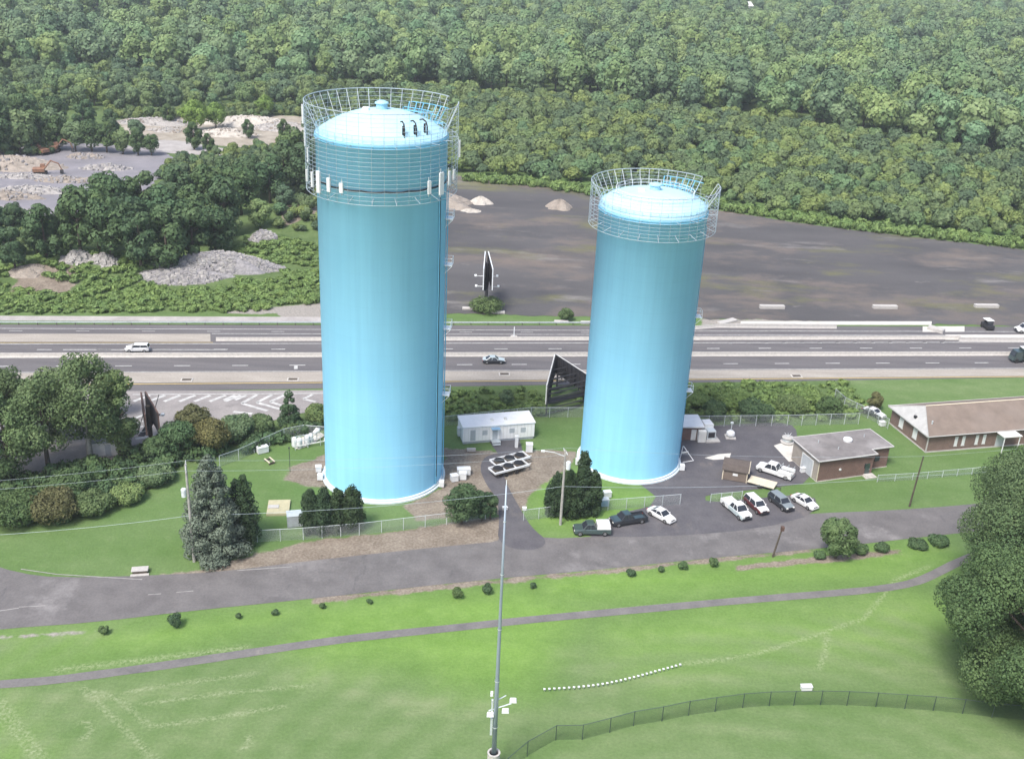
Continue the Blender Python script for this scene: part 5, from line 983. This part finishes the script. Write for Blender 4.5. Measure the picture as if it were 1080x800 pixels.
heap(279, 263, 3.8, 2.8, 1.9, 'stone_pale', 'small pale stone heap above the long grey one', seed=2, rocks=160, rz_=20, col2='stone_grey')
heap(83, 290, 3.6, 2.5, 1.6, 'stone_pale', 'small pale heap in the weeds near the left dark trees', seed=3, rocks=60); heap(112, 291, 3.0, 2.2, 1.4, 'stone_pale', 'small grey-white heap right of another in the left weeds', seed=4, rocks=60); heap(30, 297, 5, 3, 1.5, 'stone_tan', 'brownish earth heap near the left picture edge in the weeds', seed=5, name='earth_heap')
heap(507, 214, 3.6, 3.0, 2.0, 'stone_white', 'small white heap at the top left of the gravel lot', seed=6, name='sand_heap'); heap(590, 219, 4.4, 3.6, 2.6, 'stone_tan', 'grey-tan cone heap on the gravel lot left of the shorter tank', seed=7, name='sand_heap'); heap(497, 223, 3.0, 1.8, .8, 'stone_white', 'low pale heap at the left edge of the gravel lot', seed=8, name='sand_heap')
heap(452, 215, 14, 9, 4.0, 'stone_tan', 'tan earth bank beside the taller tank at the gravel lot', seed=9, name='earth_heap')
for i, (x, y, rx, ry, h, l) in enumerate(((15, 176, 15, 8, 3.5, 'large pale gravel heap at the left edge of the far yard'), (33, 202, 11, 4, 1.6, 'long low rubble heap in the near left of the far yard'), (70, 191, 9, 3.0, 1.4, 'low grey rubble ridge in the middle of the far yard'), (112, 178, 8, 3, 1.5, 'pale rubble heap at the right of the far yard'), (8, 208, 9, 4, 1.8, 'rubble heap at the lower left corner of the far yard'), (25, 187, 9, 2.6, 1.0, 'thin rubble strip beside the rusty excavator'), (90, 166, 6, 3, 1.2, 'small rubble heap near the dark trees of the far yard'))):
    heap(x, y, rx, ry, h, 'stone_pale' if i % 2 else 'stone_tan', l, 'rubble_heap', 8, 20 + i, .3, 22, rocks=110, col2='stone_grey')
for i, (x, y, rx, ry, h, l) in enumerate(((165, 130, 16, 6, 2.0, 'pale rubble heap at the left of the bright far clearing'), (262, 131, 17, 7, 3.2, 'large pale heap in the middle of the bright far clearing'), (300, 136, 14, 6, 2.6, 'pale heap at the right of the bright far clearing'), (238, 142, 12, 5, 2.2, 'pale heap in front of the bright far clearing'), (185, 138, 10, 4, 1.2, 'low pale heap beside the pale access road'))):
    heap(x, y, rx, ry, h, 'stone_white' if i % 2 else 'stone_pale', l, 'rubble_heap', 5, 40 + i, .4, 22, rocks=150, col2='stone_tan')
def excavator(px, py, rz_, label):
    p = G(px, py); t = thing('excavator', label, 'excavator', (p.x, p.y, gz(p)), R_(rz_), 'excavators in the far yard')
    for y in (-1.2, 1.2): part('track', 'rubber', t, lambda b: b.prism([(-2.0, y - .3), (2.0, y - .3), (2.0, y + .3), (-2.0, y + .3)], .1, .9))
    part('body', 'orange_machine', t, lambda b: b.box(-2.2, 1.3, -1.3, 1.3, 1.05, 2.2, .15)); part('cab', 'orange_machine', t, lambda b: b.box(.1, 1.5, .2, 1.3, 2.203, 3.2, .1)); part('cab_window', 'glass', t, lambda b: b.box(1.503, 1.55, .3, 1.2, 2.3, 3.0)); part('boom', 'orange_machine', t, lambda b: b.tube([(1.2, -.4, 1.8), (3.4, -.4, 4.4), (5.6, -.4, 3.4)], [.28, .3, .22], 6)); part('stick', 'orange_machine', t, lambda b: b.tube([(5.6, -.4, 3.5), (6.4, -.4, 1.4)], .18, 6)); part('bucket', 'black_steel', t, lambda b: b.prism([(5.8, -.9), (6.9, -.9), (6.7, .1), (5.9, .1)], .3, 1.4))
excavator(43, 184, 20, 'rusty orange excavator in the middle of the far grey yard'); excavator(45, 163, 150, 'orange-brown excavator by the heaps at the back of the far yard'); excavator(57, 160, 10, 'rusty machine right of the orange-brown excavator at the tree edge')
# white pennants strung low over the grass
fl = smooth_poly([G(*q) for q in ((574, 729), (608, 727), (637, 723.5), (666, 717), (695, 709), (717, 703))], 2, False); tot = sum((b_ - a).length for a, b_ in zip(fl[:-1], fl[1:])); NF = 30; acc = 0; k = 0; pos = []
for a, b_ in zip(fl[:-1], fl[1:]):
    L_ = (b_ - a).length
    while k <= NF and acc + L_ >= tot * k / NF - 1e-6: pos.append(a.lerp(b_, (tot * k / NF - acc) / L_)); k += 1
    acc += L_
mf = MB().mat('white_metal'); mf.hexa([(-.13, -.03, .22), (.13, -.03, .22), (.13, .03, .22), (-.13, .03, .22), (-.13, -.16, .42), (.13, -.16, .42), (.13, .14, .42), (-.13, .14, .42)]); mf = mf.mesh('cloth')
ms = MB().mat('galv'); ms.tube([(0, 0, 0), (0, 0, .45)], .015, 4); ms = ms.mesh('stake')
for q in pos:
    t = thing('marker_flag', 'little white marker flag in the curved row on the sports lawn', 'flag', (q.x, q.y, .02), random.uniform(-.2, .2), 'white marker flags on the lawn'); link_mesh('cloth', mf, t); link_mesh('stake', ms, t)
# ------------------------------------------------------------------ single trees near the tanks
def solo(px, py, H, R, z0, ncl, nleaf, size, mat, label, form='round', rc=.36, bark='bark', name='deciduous_tree', cat='tree', group=None, limbs=5, rz_=0, tr=None):
    p = G(px, py); pr = tree_protos(mat, 1, R, z0, H, ncl if R > 8 else int(ncl * 1.2), int(nleaf * 1.25), size * .88, rc if R > 8 else rc * .95, bark, form, limbs, .38)[0]
    t = thing(name, label, cat, (p.x, p.y, gz(p)), R_(rz_), group); link_mesh('crown', pr[0], t); link_mesh('trunk', pr[1], t); return t
solo(1086, 742, 22, 13.0, .2, 95, 130000, .16, 'leaf_dark', 'huge broad dark green tree filling the right edge above the field fence', rc=.22, limbs=9)
solo(1094, 632, 23, 13.0, .5, 85, 100000, .16, 'leaf_mid', 'tall broad tree at the right edge in front of the long building', rc=.23, limbs=9)
solo(1062, 660, 19, 9, .5, 60, 42000, .16, 'leaf_dark', 'mid-sized tree filling the gap between the two right-edge giants', rc=.36)
solo(96, 487, 19.5, 6.8, 2.2, 40, 15000, .22, 'leaf_mid', 'tallest tree of the left clump, with pale bare limbs showing', rc=.30, bark='bark_pale', limbs=9)
solo(128, 484, 16, 4.4, .8, 26, 7500, .22, 'leaf_mid', 'narrow dark tree at the right side of the left clump', rc=.34)
solo(52, 498, 16.5, 6.4, .8, 34, 11000, .22, 'leaf_mid', 'rounded mid-height tree just left of the tallest one in the left clump', rc=.32)
solo(12, 508, 15.5, 6.2, .6, 34, 11000, .22, 'leaf_mid', 'broad tree at the left picture edge above the lawn', rc=.32)
solo(-38, 490, 18, 7, 1.5, 34, 10000, .22, 'leaf_wood', 'tree cut by the left picture edge behind the broad one', rc=.32)
solo(60, 462, 13, 5.5, 2, 28, 7000, .22, 'leaf_wood', 'green tree behind the left clump next to the highway', rc=.34)
solo(10, 455, 12, 5.5, 2, 28, 7000, .22, 'leaf_mid', 'green tree at the left picture edge next to the highway', rc=.34)
solo(118, 440, 9.5, 3.2, 2, 18, 4000, .22, 'leaf_mid', 'small tree top beside the highway hatching', rc=.36)
solo(227, 582, 15.6, 5.7, .3, 260, 36000, .17, 'leaf_blue', 'large blue-green spruce behind the left utility pole', form='cone', rc=.24, name='spruce_tree', limbs=0)
solo(262, 574, 11.5, 1.9, .2, 90, 9000, .15, 'leaf_cedar', 'tall dark narrow cedar right beside the blue-green spruce', form='column', rc=.36, name='cedar_tree', limbs=0)
solo(252, 566, 9.5, 1.8, .2, 80, 7000, .15, 'leaf_cedar', 'dark cedar half hidden behind the blue-green spruce', form='column', rc=.36, name='cedar_tree', limbs=0)
gc = 'clipped dark cedars in front of the taller tank'
for i, (x, y, h, l) in enumerate(((328, 560, 7.0, 'leftmost clipped cedar of the row before the taller tank'), (342, 561, 7.6, 'second clipped cedar from the left in the row before the taller tank'), (357, 559.5, 7.0, 'third clipped cedar from the left in the row before the taller tank'), (371, 557.5, 7.5, 'rightmost clipped cedar of the row before the taller tank'))):
    solo(x, y, h, 2.0, .1, 90, 11000, .14, 'leaf_cedar', l, form='column', rc=.36, name='cedar_tree', limbs=0, group=gc)
gc = 'dark cedars clustered in front of the shorter tank'
for i, (x, y, h, l) in enumerate(((586, 543, 7.4, 'leftmost dark cedar of the cluster behind the pale pole'), (598, 545, 8.2, 'second cedar from the left in the cluster behind the pale pole'), (611, 544.5, 8.4, 'third cedar from the left in the cluster behind the pale pole'), (624, 541.5, 7.6, 'rightmost dark cedar of the cluster before the shorter tank'), (613, 532, 9.6, 'tallest, rear cedar of the cluster before the shorter tank'))):
    solo(x, y, h, 1.85, .1, 80, 9000, .15, 'leaf_cedar', l, form='column', rc=.36, name='cedar_tree', limbs=0, group=gc)
solo(487, 552, 7.0, 3.2, .3, 34, 9000, .15, 'leaf_dark', 'large rounded dark bush right of the taller tank foot', rc=.38, name='round_bush', cat='bush', limbs=3)
solo(508, 549, 5.4, 1.9, .3, 20, 4000, .15, 'leaf_dark', 'smaller dark bush touching the large one at the driveway', rc=.42, name='round_bush', cat='bush', limbs=3)
solo(517, 547, 4.6, 1.3, .3, 14, 2500, .15, 'leaf_dark', 'smallest dark bush at the driveway edge', rc=.45, name='round_bush', cat='bush', limbs=2)
solo(881, 588, 6.8, 3.1, .4, 34, 9000, .16, 'leaf_mid', 'small rounded green tree alone at the near edge of the road', rc=.36)
for x, y, h, r, l in ((908, 583, 1.3, 1.4, 'low dark shrub just right of the lone small tree'), (929, 580, 1.1, 1.5, 'low dark shrub second right of the lone small tree'), (967, 576, .9, 2.0, 'flat dark shrub between the lone small tree and right-edge tree'), (990, 573, 1.1, 2.0, 'flat dark shrub touching the right-edge tree'), (864, 588, 1.1, 1.3, 'low shrub at the left foot of the lone small tree')):
    solo(x, y, h, r, .1, 12, 2200, .14, 'leaf_dark', l, rc=.45, name='low_shrub', cat='shrub', limbs=2)
for x, y, h, l in ((186, 660, 1.9, 'dark round shrub on the lawn between road and path, left'), (110, 668, 1.2, 'small shrub with yellowish top on the pale gravel strip'), (290, 648, .9, 'tiny dark shrub on the lawn below the road, left of the tank'), (252, 652, .8, 'tiny shrub left of another on the lawn below the road'), (340, 641, .8, 'tiny shrub on the near road edge below the taller tank'), (483, 629, 1.5, 'small dark shrub left of the foreground mast on the lawn'), (515, 625, 1.5, 'small dark shrub touching the foreground mast'), (562, 620, .9, 'tiny shrub just right of the foreground mast'), (665, 607, 1.1, 'small shrub on the road edge below the black pickup'), (697, 603, .9, 'tiny shrub on the road edge below the white sedan'), (720, 600, 1.3, 'small dark shrub on the near road edge right of two tiny ones'), (752, 597, 1.4, 'small upright shrub left of the leaning dark post'), (390, 636, .7, 'tiny shrub below the dirt strip of the near road edge')):
    solo(x, y, h, h * .62, .05, 8, 900, .12, 'leaf_dark', l, rc=.5, name='lawn_shrub', cat='shrub', limbs=1)
for x, y, h, r, m_, l in ((226, 478, 6.5, 4.2, 'leaf_olive', 'olive-brown topped shrub behind the blue-green spruce'), (190, 480, 6.5, 4.0, 'leaf_dark', 'dark green shrub left of the olive-brown one'), (250, 462, 4.5, 3.2, 'leaf_wood', 'green shrub right of the olive-brown one'), (275, 458, 3.6, 3.0, 'leaf_mid', 'low green shrub beside the small dark conifer'), (335, 448, 4.0, 2.6, 'leaf_mid', 'light green shrub touching the left side of the taller tank'), (205, 455, 5.0, 3.5, 'leaf_olive', 'olive shrub at the hatched road area'), (168, 485, 4.5, 3.2, 'leaf_dark', 'dark shrub at the foot of the rust-toned billboard')):
    solo(x, y, h, r, .2, 24, 5500, .19, m_, l, rc=.38, name='verge_shrub', cat='shrub', limbs=3)
solo(306, 450, 6.4, 2.2, .3, 36, 4500, .17, 'leaf_dark', 'small dark conifer at the end of the hatched road area', form='cone', rc=.42, name='spruce_tree', limbs=0)
for x, y, h, r, m_, l in ((752, 441, 3.6, 3.0, 'leaf_dark', 'dark shrub behind the lot fence beside the shorter tank'), (795, 441, 3.8, 4.2, 'leaf_dark', 'widest dark shrub behind the parking lot fence'), (873, 440, 4.2, 3.0, 'leaf_dark', 'rounded dark shrub at the right end behind the lot fence'), (834, 434, 2.8, 4.0, 'leaf_mid', 'light green shrub between the two darkest behind the lot fence'), (770, 427, 2.4, 4.2, 'leaf_weed', 'pale green shrub on the highway side behind the lot'), (850, 424, 2.2, 4.2, 'leaf_weed', 'pale green shrub near the drain on the highway side'), (735, 428, 2.6, 3.0, 'leaf_weed', 'pale green shrub touching the shorter tank edge'), (533, 427, 3.2, 1.5, 'leaf_wood', 'upright sapling in the weeds behind the site trailer')):
    solo(x, y, h, r, .1, 24, 5000, .18, m_, l, rc=.38, name='verge_shrub', cat='shrub', limbs=3)
solo(513, 328, 3.0, 4.2, .1, 20, 3500, .2, 'leaf_mid', 'dark green shrub round the foot of the double-faced billboard', rc=.4, name='verge_shrub', cat='shrub', limbs=3)
solo(596, 338, 3.0, 2.0, .1, 14, 2000, .2, 'leaf_mid', 'green shrub by the far highway edge left of the shorter tank', rc=.42, name='verge_shrub', cat='shrub', limbs=3)
solo(921, 431, 3.6, 2.0, .1, 16, 2000, .2, 'leaf_olive', 'brown brush pile behind the dark car by the long building', rc=.42, name='brush_pile', cat='brush', limbs=3)
for x, y, h, r, m_, l in ((58, 548, 5.0, 4.2, 'leaf_olive', 'yellowish-topped shrub at the edge of the left lawn'), (15, 552, 4.5, 4.2, 'leaf_dark', 'dark shrub at the left picture edge beside the lawn'), (100, 540, 3.2, 3.4, 'leaf_mid', 'green shrub right of the yellowish-topped one at the left lawn'), (135, 528, 2.6, 3.2, 'leaf_wood', 'low shrub below the tallest left tree'), (78, 520, 4.0, 3.5, 'leaf_dark', 'dark shrub in front of the tallest left tree'), (165, 508, 3.0, 3.0, 'leaf_wood', 'low shrub where the left lawn narrows')):
    solo(x, y, h, r, .1, 24, 5500, .18, m_, l, rc=.38, name='lawn_edge_shrub', cat='shrub', limbs=3)
# ------------------------------------------------------------------ belt of trees beyond the highway, left
PD = tree_protos('leaf_dark', 4, 6.2, .3, 17.0, 34, 4200, .42, .34)
PW = tree_protos('leaf_wood', 5, 5.8, .6, 15.0, 17, 2000, .62, .46)
PL = tree_protos('leaf_shrub', 5, 3.4, .1, 5.4, 10, 1000, .44, .5, limbs=2)
PT = tree_protos('leaf_tall', 6, 7.0, .8, 17.5, 15, 2200, .72, .5)
PB = tree_protos('leaf_bright', 2, 6.2, .8, 12.5, 26, 2600, .45, .36)
gb = 'dark trees of the belt left of the taller tank'
LB = 'dense dark green tree in the belt beyond the highway, left'
for i, (x, y, s_) in enumerate(((18, 296, .75), (52, 290, .85), (88, 288, 1.0), (120, 289, 1.02), (150, 294, .95), (178, 293, .95), (205, 284, .95), (228, 272, .9), (40, 268, .7), (72, 266, .8), (105, 266, 1.0), (138, 266, 1.05), (172, 265, 1.05), (203, 260, 1.0), (238, 252, .95), (118, 243, 1.0), (152, 240, 1.05), (188, 238, 1.0), (222, 236, 1.0), (255, 232, .95), (285, 215, 1.0), (300, 205, 1.05), (322, 208, 1.1), (262, 212, .95), (338, 203, 1.0), (0, 262, .7), (-30, 275, .8), (16, 246, .55), (-60, 290, .9), (-40, 305, .8), (310, 192, 1.0), (350, 196, 1.0), (235, 214, .9), (-90, 300, 1.0), (-70, 262, .9))):
    place_tree(PD[i % 4], G(x, y), s_ * random.uniform(.95, 1.08), random.uniform(0, 6.28), 'deciduous_tree', LB, 'tree', gb)
for x, y, s_, pr, l in ((275, 246, .62, PW, 'pale green rounded tree in front of the dark belt'), (301, 232, .50, PW, 'smaller pale green tree right of another in front of the belt'), (248, 254, .42, PW, 'narrow yellow-green sapling at the edge of the dark belt'), (224, 262, .8, PW, 'olive-toned tree in the middle of the dark belt')):
    place_tree(pr[0], G(x, y), s_, 1.0, 'deciduous_tree', l, 'tree', None)
for x, y, s_, l in ((206, 139, 1.0, 'brightest yellow-green tree at the far clearing'), (228, 136, .85, 'second bright yellow-green tree beside the brightest at the clearing'), (280, 122, .7, 'bright green tree behind the far clearing, right')):
    place_tree(PB[0], G(x, y), s_, 2.0, 'deciduous_tree', l, 'tree', None)
for x, y, s_, l in ((205, 158, .62, 'dark rounded tree between clearing and access road'), (220, 162, .45, 'small dark tree right of another at the access road'), (178, 131, .5, 'small dark tree standing at the left end of the bright clearing'), (262, 146, .45, 'small dark tree in front of the pale clearing, right'), (300, 148, .5, 'small dark tree at the right front of the pale clearing'), (330, 138, .6, 'dark tree touching the taller tank cage at the clearing')):
    place_tree(PD[1], G(x, y), s_, 2.0, 'deciduous_tree', l, 'tree', None)
gq = 'trees behind the far grey yard'
for i, (x, y, s_) in enumerate(((-60, 165, 1.1), (-30, 166, 1.1), (0, 166, 1.15), (22, 163, 1.1), (42, 160, .95), (62, 158, .75), (80, 160, .75), (97, 160, .75), (113, 161, .7), (130, 163, .65), (146, 164, .6), (160, 164, .5), (-45, 150, 1.1), (-10, 148, 1.1), (25, 146, 1.0), (60, 146, .8), (90, 146, .8), (118, 148, .7), (145, 150, .6), (60, 134, .8), (95, 134, .7), (30, 132, .9))):
    place_tree((PD if i % 3 else PW)[i % 4], G(x, y), s_, random.uniform(0, 6.28), 'deciduous_tree', 'dark green tree of the row behind the far grey yard', 'tree', gq)
# distant houses among the trees
HS = []
for i, (x, y, a, wv, l) in enumerate(((180, 16, 10, 15, 'pale distant house left of centre at the top of the picture'), (146, 6, 20, 14, 'pale distant house at the far top left'), (278, 7, 5, 18, 'pale distant roof above the taller tank, left'), (365, 6, 15, 14, 'pale distant house above the taller tank'), (545, 4, 10, 16, 'pale distant house at the top centre'), (768, 10, 15, 18, 'white distant house above the shorter tank, right'), (782, 17, 25, 16, 'low white distant house just below another, top right'), (865, 16, 10, 16, 'pale distant house in the gap of the wood, top right'), (1008, 14, 8, 22, 'long white distant roof at the top right'), (1042, 12, 12, 16, 'white distant roof right of the long white one'), (905, 26, 30, 12, 'small pale distant house on the track in the wood'), (860, 4, 0, 15, 'pale distant house at the very top right of centre'), (30, 4, 10, 15, 'pale distant house at the top left corner'))):
    p = G(x, y); HS.append(p); t = thing('distant_house', l, 'house', (p.x, p.y, 0), R_(a), 'distant houses beyond the wood'); d_ = wv * .6
    part('wall', 'far_wall', t, lambda b: b.box(-wv / 2, wv / 2, -d_ / 2, d_ / 2, 0, 9.0)); part('window', 'glass', t, lambda b: [b.box(q - .6, q + .6, -d_ / 2 - .05, -d_ / 2 - .003, 5.6, 7.2) for q in (-wv * .3, 0, wv * .3)])
    part('roof', 'far_roof' if i % 2 else 'far_wall', t, lambda b: (b.hexa([(-wv / 2 - .5, -d_ / 2 - .6, 8.9), (wv / 2 + .5, -d_ / 2 - .6, 8.9), (wv / 2 + .5, 0, 12.4), (-wv / 2 - .5, 0, 12.4), (-wv / 2 - .5, -d_ / 2 - .6, 9.1), (wv / 2 + .5, -d_ / 2 - .6, 9.1), (wv / 2 + .5, 0, 12.6), (-wv / 2 - .5, 0, 12.6)]), b.hexa([(-wv / 2 - .5, 0, 12.4), (wv / 2 + .5, 0, 12.4), (wv / 2 + .5, d_ / 2 + .6, 8.9), (-wv / 2 - .5, d_ / 2 + .6, 8.9), (-wv / 2 - .5, 0, 12.6), (wv / 2 + .5, 0, 12.6), (wv / 2 + .5, d_ / 2 + .6, 9.1), (-wv / 2 - .5, d_ / 2 + .6, 9.1)])))
def clear(pts):
    return [q for q in pts if not any(abs(q[0] - h.x) < 15 and -150 < q[1] - h.y < 16 for h in HS)]
# ------------------------------------------------------------------ woods: the nearest stand as trees of their own, the far mass as one
tall = clear(fill([[(-260, 92), (0, 88), (60, 84), (130, 80), (220, 92), (300, 92), (345, 94), (480, 98), (620, 107), (760, 123), (900, 145), (1000, 162), (1080, 176), (1500, 225), (1500, 16), (1080, -8), (540, -14), (-260, -18)]], 12.0))
mixd = fill([[(-220, 150), (-120, 128), (0, 122), (60, 118), (120, 120), (175, 119), (250, 117), (330, 118), (345, 94), (220, 90), (130, 80), (60, 84), (0, 88), (-260, 92)], [(310, 100), (340, 98), (345, 165), (318, 165), (330, 130)]], 7.5)
gaps = [[G(*q).xy for q in g__] for g__ in ([(800, 54), (950, 68), (1120, 82)], [(-60, 54), (150, 62), (300, 60)], [(440, 48), (620, 60), (800, 54)], [(960, 30), (1120, 50)], [(150, 26), (420, 30), (620, 26)], [(700, 92), (860, 100), (1000, 118)])]
TX = np.array([q[0] for q in tall]); TY = np.array([q[1] for q in tall]); keep = np.ones(len(tall), bool)
for g__ in gaps: keep &= line_d(TX, TY, [tuple(v) for v in g__]) > rng.uniform(5, 12)
tall = [q for q, k_ in zip(tall, keep) if k_]
for g_, P2, nm, lb, gp, lim, sc in ((tall, PT, 'wood_tree', 'tall leafy tree on the front side of the dense far wood', 'tall trees at the front of the far wood', 300, (.8, 1.35)), (mixd, PW, 'copse_tree', 'light green tree of the mixed copse behind the far clearing', 'trees of the copse behind the far clearing', 290, (.45, .8))):
    g_.sort(key=lambda q: q[0] ** 2 + q[1] ** 2); vis = [q for q in g_ if abs(q[0]) < .52 * q[1]]; near = set(vis[:lim])
    for i, q in enumerate(vis[:lim]):
        s_ = random.uniform(*sc); place_tree(P2[i % 5], Vector((q[0], q[1], 0)), s_, random.uniform(0, 6.28), nm, lb, 'tree', gp, s_ * random.uniform(.9, 1.15))
    rest = [q for q in g_ if q not in near]
    if rest:
        forms = [quads_mesh('wood_form', *pr[2], ['leaf_tall' if g_ is tall else 'leaf_wood', 'bark'], extra=pr[3]) for pr in P2]
        instanced('far_wood' if g_ is tall else 'far_copse', rest, forms, 'leaf_wood', sc[0], sc[1], 'dense green wood reaching to the top of the picture' if g_ is tall else 'dense light green copse behind the far clearing', 'wood')
shr = fill([[(345, 97), (480, 100), (620, 109), (760, 125), (900, 147), (1000, 164), (1080, 178), (1400, 216), (1400, 302), (1080, 256), (1000, 247), (860, 231), (760, 215), (640, 201), (500, 184), (470, 178), (345, 170)]], 5.6)
shr = [q for q in shr if not occluded(*q)]
shr.sort(key=lambda q: q[0] ** 2 + q[1] ** 2); vis = [q for q in shr if abs(q[0]) < .52 * q[1]]; near = set(vis[:300])
SM = [quads_mesh('shrub_form', *pr[2], ['leaf_shrub', 'bark'], extra=pr[3]) for pr in PL]
for i, q in enumerate(vis[:300]):
    s_ = random.uniform(.7, 1.35); o = link_mesh('wild_shrub', SM[i % 5], None, (q[0], q[1], gz(Vector((q[0], q[1], 0)))), random.uniform(0, 6.28)); o.scale = (s_, s_, s_ * random.uniform(.85, 1.2)); tag(o, 'bushy green shrub on the near side of the shrubland behind the gravel lot', 'shrub', 'shrubs behind the gravel lot')
instanced('shrubland', [q for q in shr if q not in near], SM, 'leaf_shrub', .7, 1.5, 'dense mixed shrubland between the gravel lot and the tall wood', 'shrubland')
# hedge of rank growth along the lot, weeds on the banks and verges
WF = [quads_mesh('weed_form', *crown(1.1, .0, .95, 9, 190, .22, 'round', .5), ['leaf_weed']) for _ in range(4)]
hd = fill([[(488, 192), (560, 197), (640, 209), (760, 222), (860, 238), (1000, 254), (1080, 263), (1300, 292), (1300, 286), (1080, 257), (1000, 248), (860, 232), (760, 217), (640, 203), (560, 192), (488, 187)]], 1.9)
instanced('hedgerow', hd, WF, 'leaf_weed', 1.1, 2.0, 'low green band of rank growth along the far side of the gravel lot', 'undergrowth', 1.3)
wd = fill([[(-60, 331), (340, 329), (340, 262), (300, 262), (262, 262), (222, 275), (196, 282), (100, 268), (50, 270), (-60, 300)]], 1.7)
st = [(G(228, 290), 17.5, 6.0), (G(196, 299), 11, 4), (G(279, 263), 4, 3), (G(83, 290), 4, 3), (G(112, 291), 3.2, 2.5), (G(30, 297), 5, 3), (G(45, 306), 11, 2.6), (G(325, 326), 9, 2.6), (G(300, 283), 10, 3.0), (G(320, 250), 8, 8)]
wd = [q for q in wd if not any(((q[0] - c_.x) / rx) ** 2 + ((q[1] - c_.y) / ry) ** 2 < 1 for c_, rx, ry in st)]
instanced('bank_weeds', wd, WF, 'leaf_weed', .7, 1.7, 'rank green weeds covering the bank beyond the highway', 'weeds', .8)
vg = fill([[(440, 414), (576, 412), (576, 440), (480, 447), (440, 450)], [(600, 412), (700, 407), (890, 404), (905, 415), (920, 436), (895, 444), (735, 446), (620, 440)]], 1.7)
instanced('verge_weeds', vg, WF, 'leaf_weed', .6, 1.25, 'rank green weeds on the verge between the highway and the lots', 'weeds', .9)
vg = fill([[(-80, 560), (20, 556), (95, 548), (130, 532), (175, 512), (195, 492), (240, 478), (250, 462), (150, 476), (60, 500), (-80, 505)], [(250, 470), (345, 442), (345, 452), (255, 480)]], 1.6)
UF = [quads_mesh('under_form', *crown(1.2, .0, 1.3, 9, 260, .18, 'round', .5), ['leaf_dark']) for _ in range(3)]
instanced('undergrowth', vg, UF, 'leaf_dark', .7, 1.7, 'dark green undergrowth below the left clump of trees', 'undergrowth')
ys = fill([[(178, 172), (215, 168), (300, 150), (345, 160), (345, 205), (190, 205), (160, 205)], [(-60, 150), (40, 150), (60, 162), (0, 168), (-60, 175)], [(110, 118), (345, 112), (345, 122), (125, 127)], [(-80, 226), (30, 230), (60, 260), (-80, 300)], [(290, 205), (345, 190), (345, 250), (285, 250)]], 3.2)
instanced('yard_scrub', ys, SM, 'leaf_shrub', .25, .75, 'low scrub filling the ground round the far yard and clearing', 'scrub')
print('COUNTS', len(tall), len(mixd), len(shr), len(hd), len(wd), len(vg))
# ------------------------------------------------------------------ haze
m = bpy.data.materials.new('haze'); m.use_nodes = True; nt = m.node_tree
for n in list(nt.nodes):
    if n.type == 'BSDF_PRINCIPLED': nt.nodes.remove(n)
pv = nt.nodes.new('ShaderNodeVolumePrincipled'); pv.inputs['Color'].default_value = (.86, .92, 1.0, 1); pv.inputs['Density'].default_value = .00019; pv.inputs['Anisotropy'].default_value = .2
nt.links.new(pv.outputs[0], nt.nodes['Material Output'].inputs['Volume']); MATS['haze'] = m
b = MB().mat('haze'); b.box(-3200, 3200, -400, 3700, -1.2, 96); o = b.build('haze'); stuff(o); tag(o, 'thin pale haze over the whole site', 'haze')
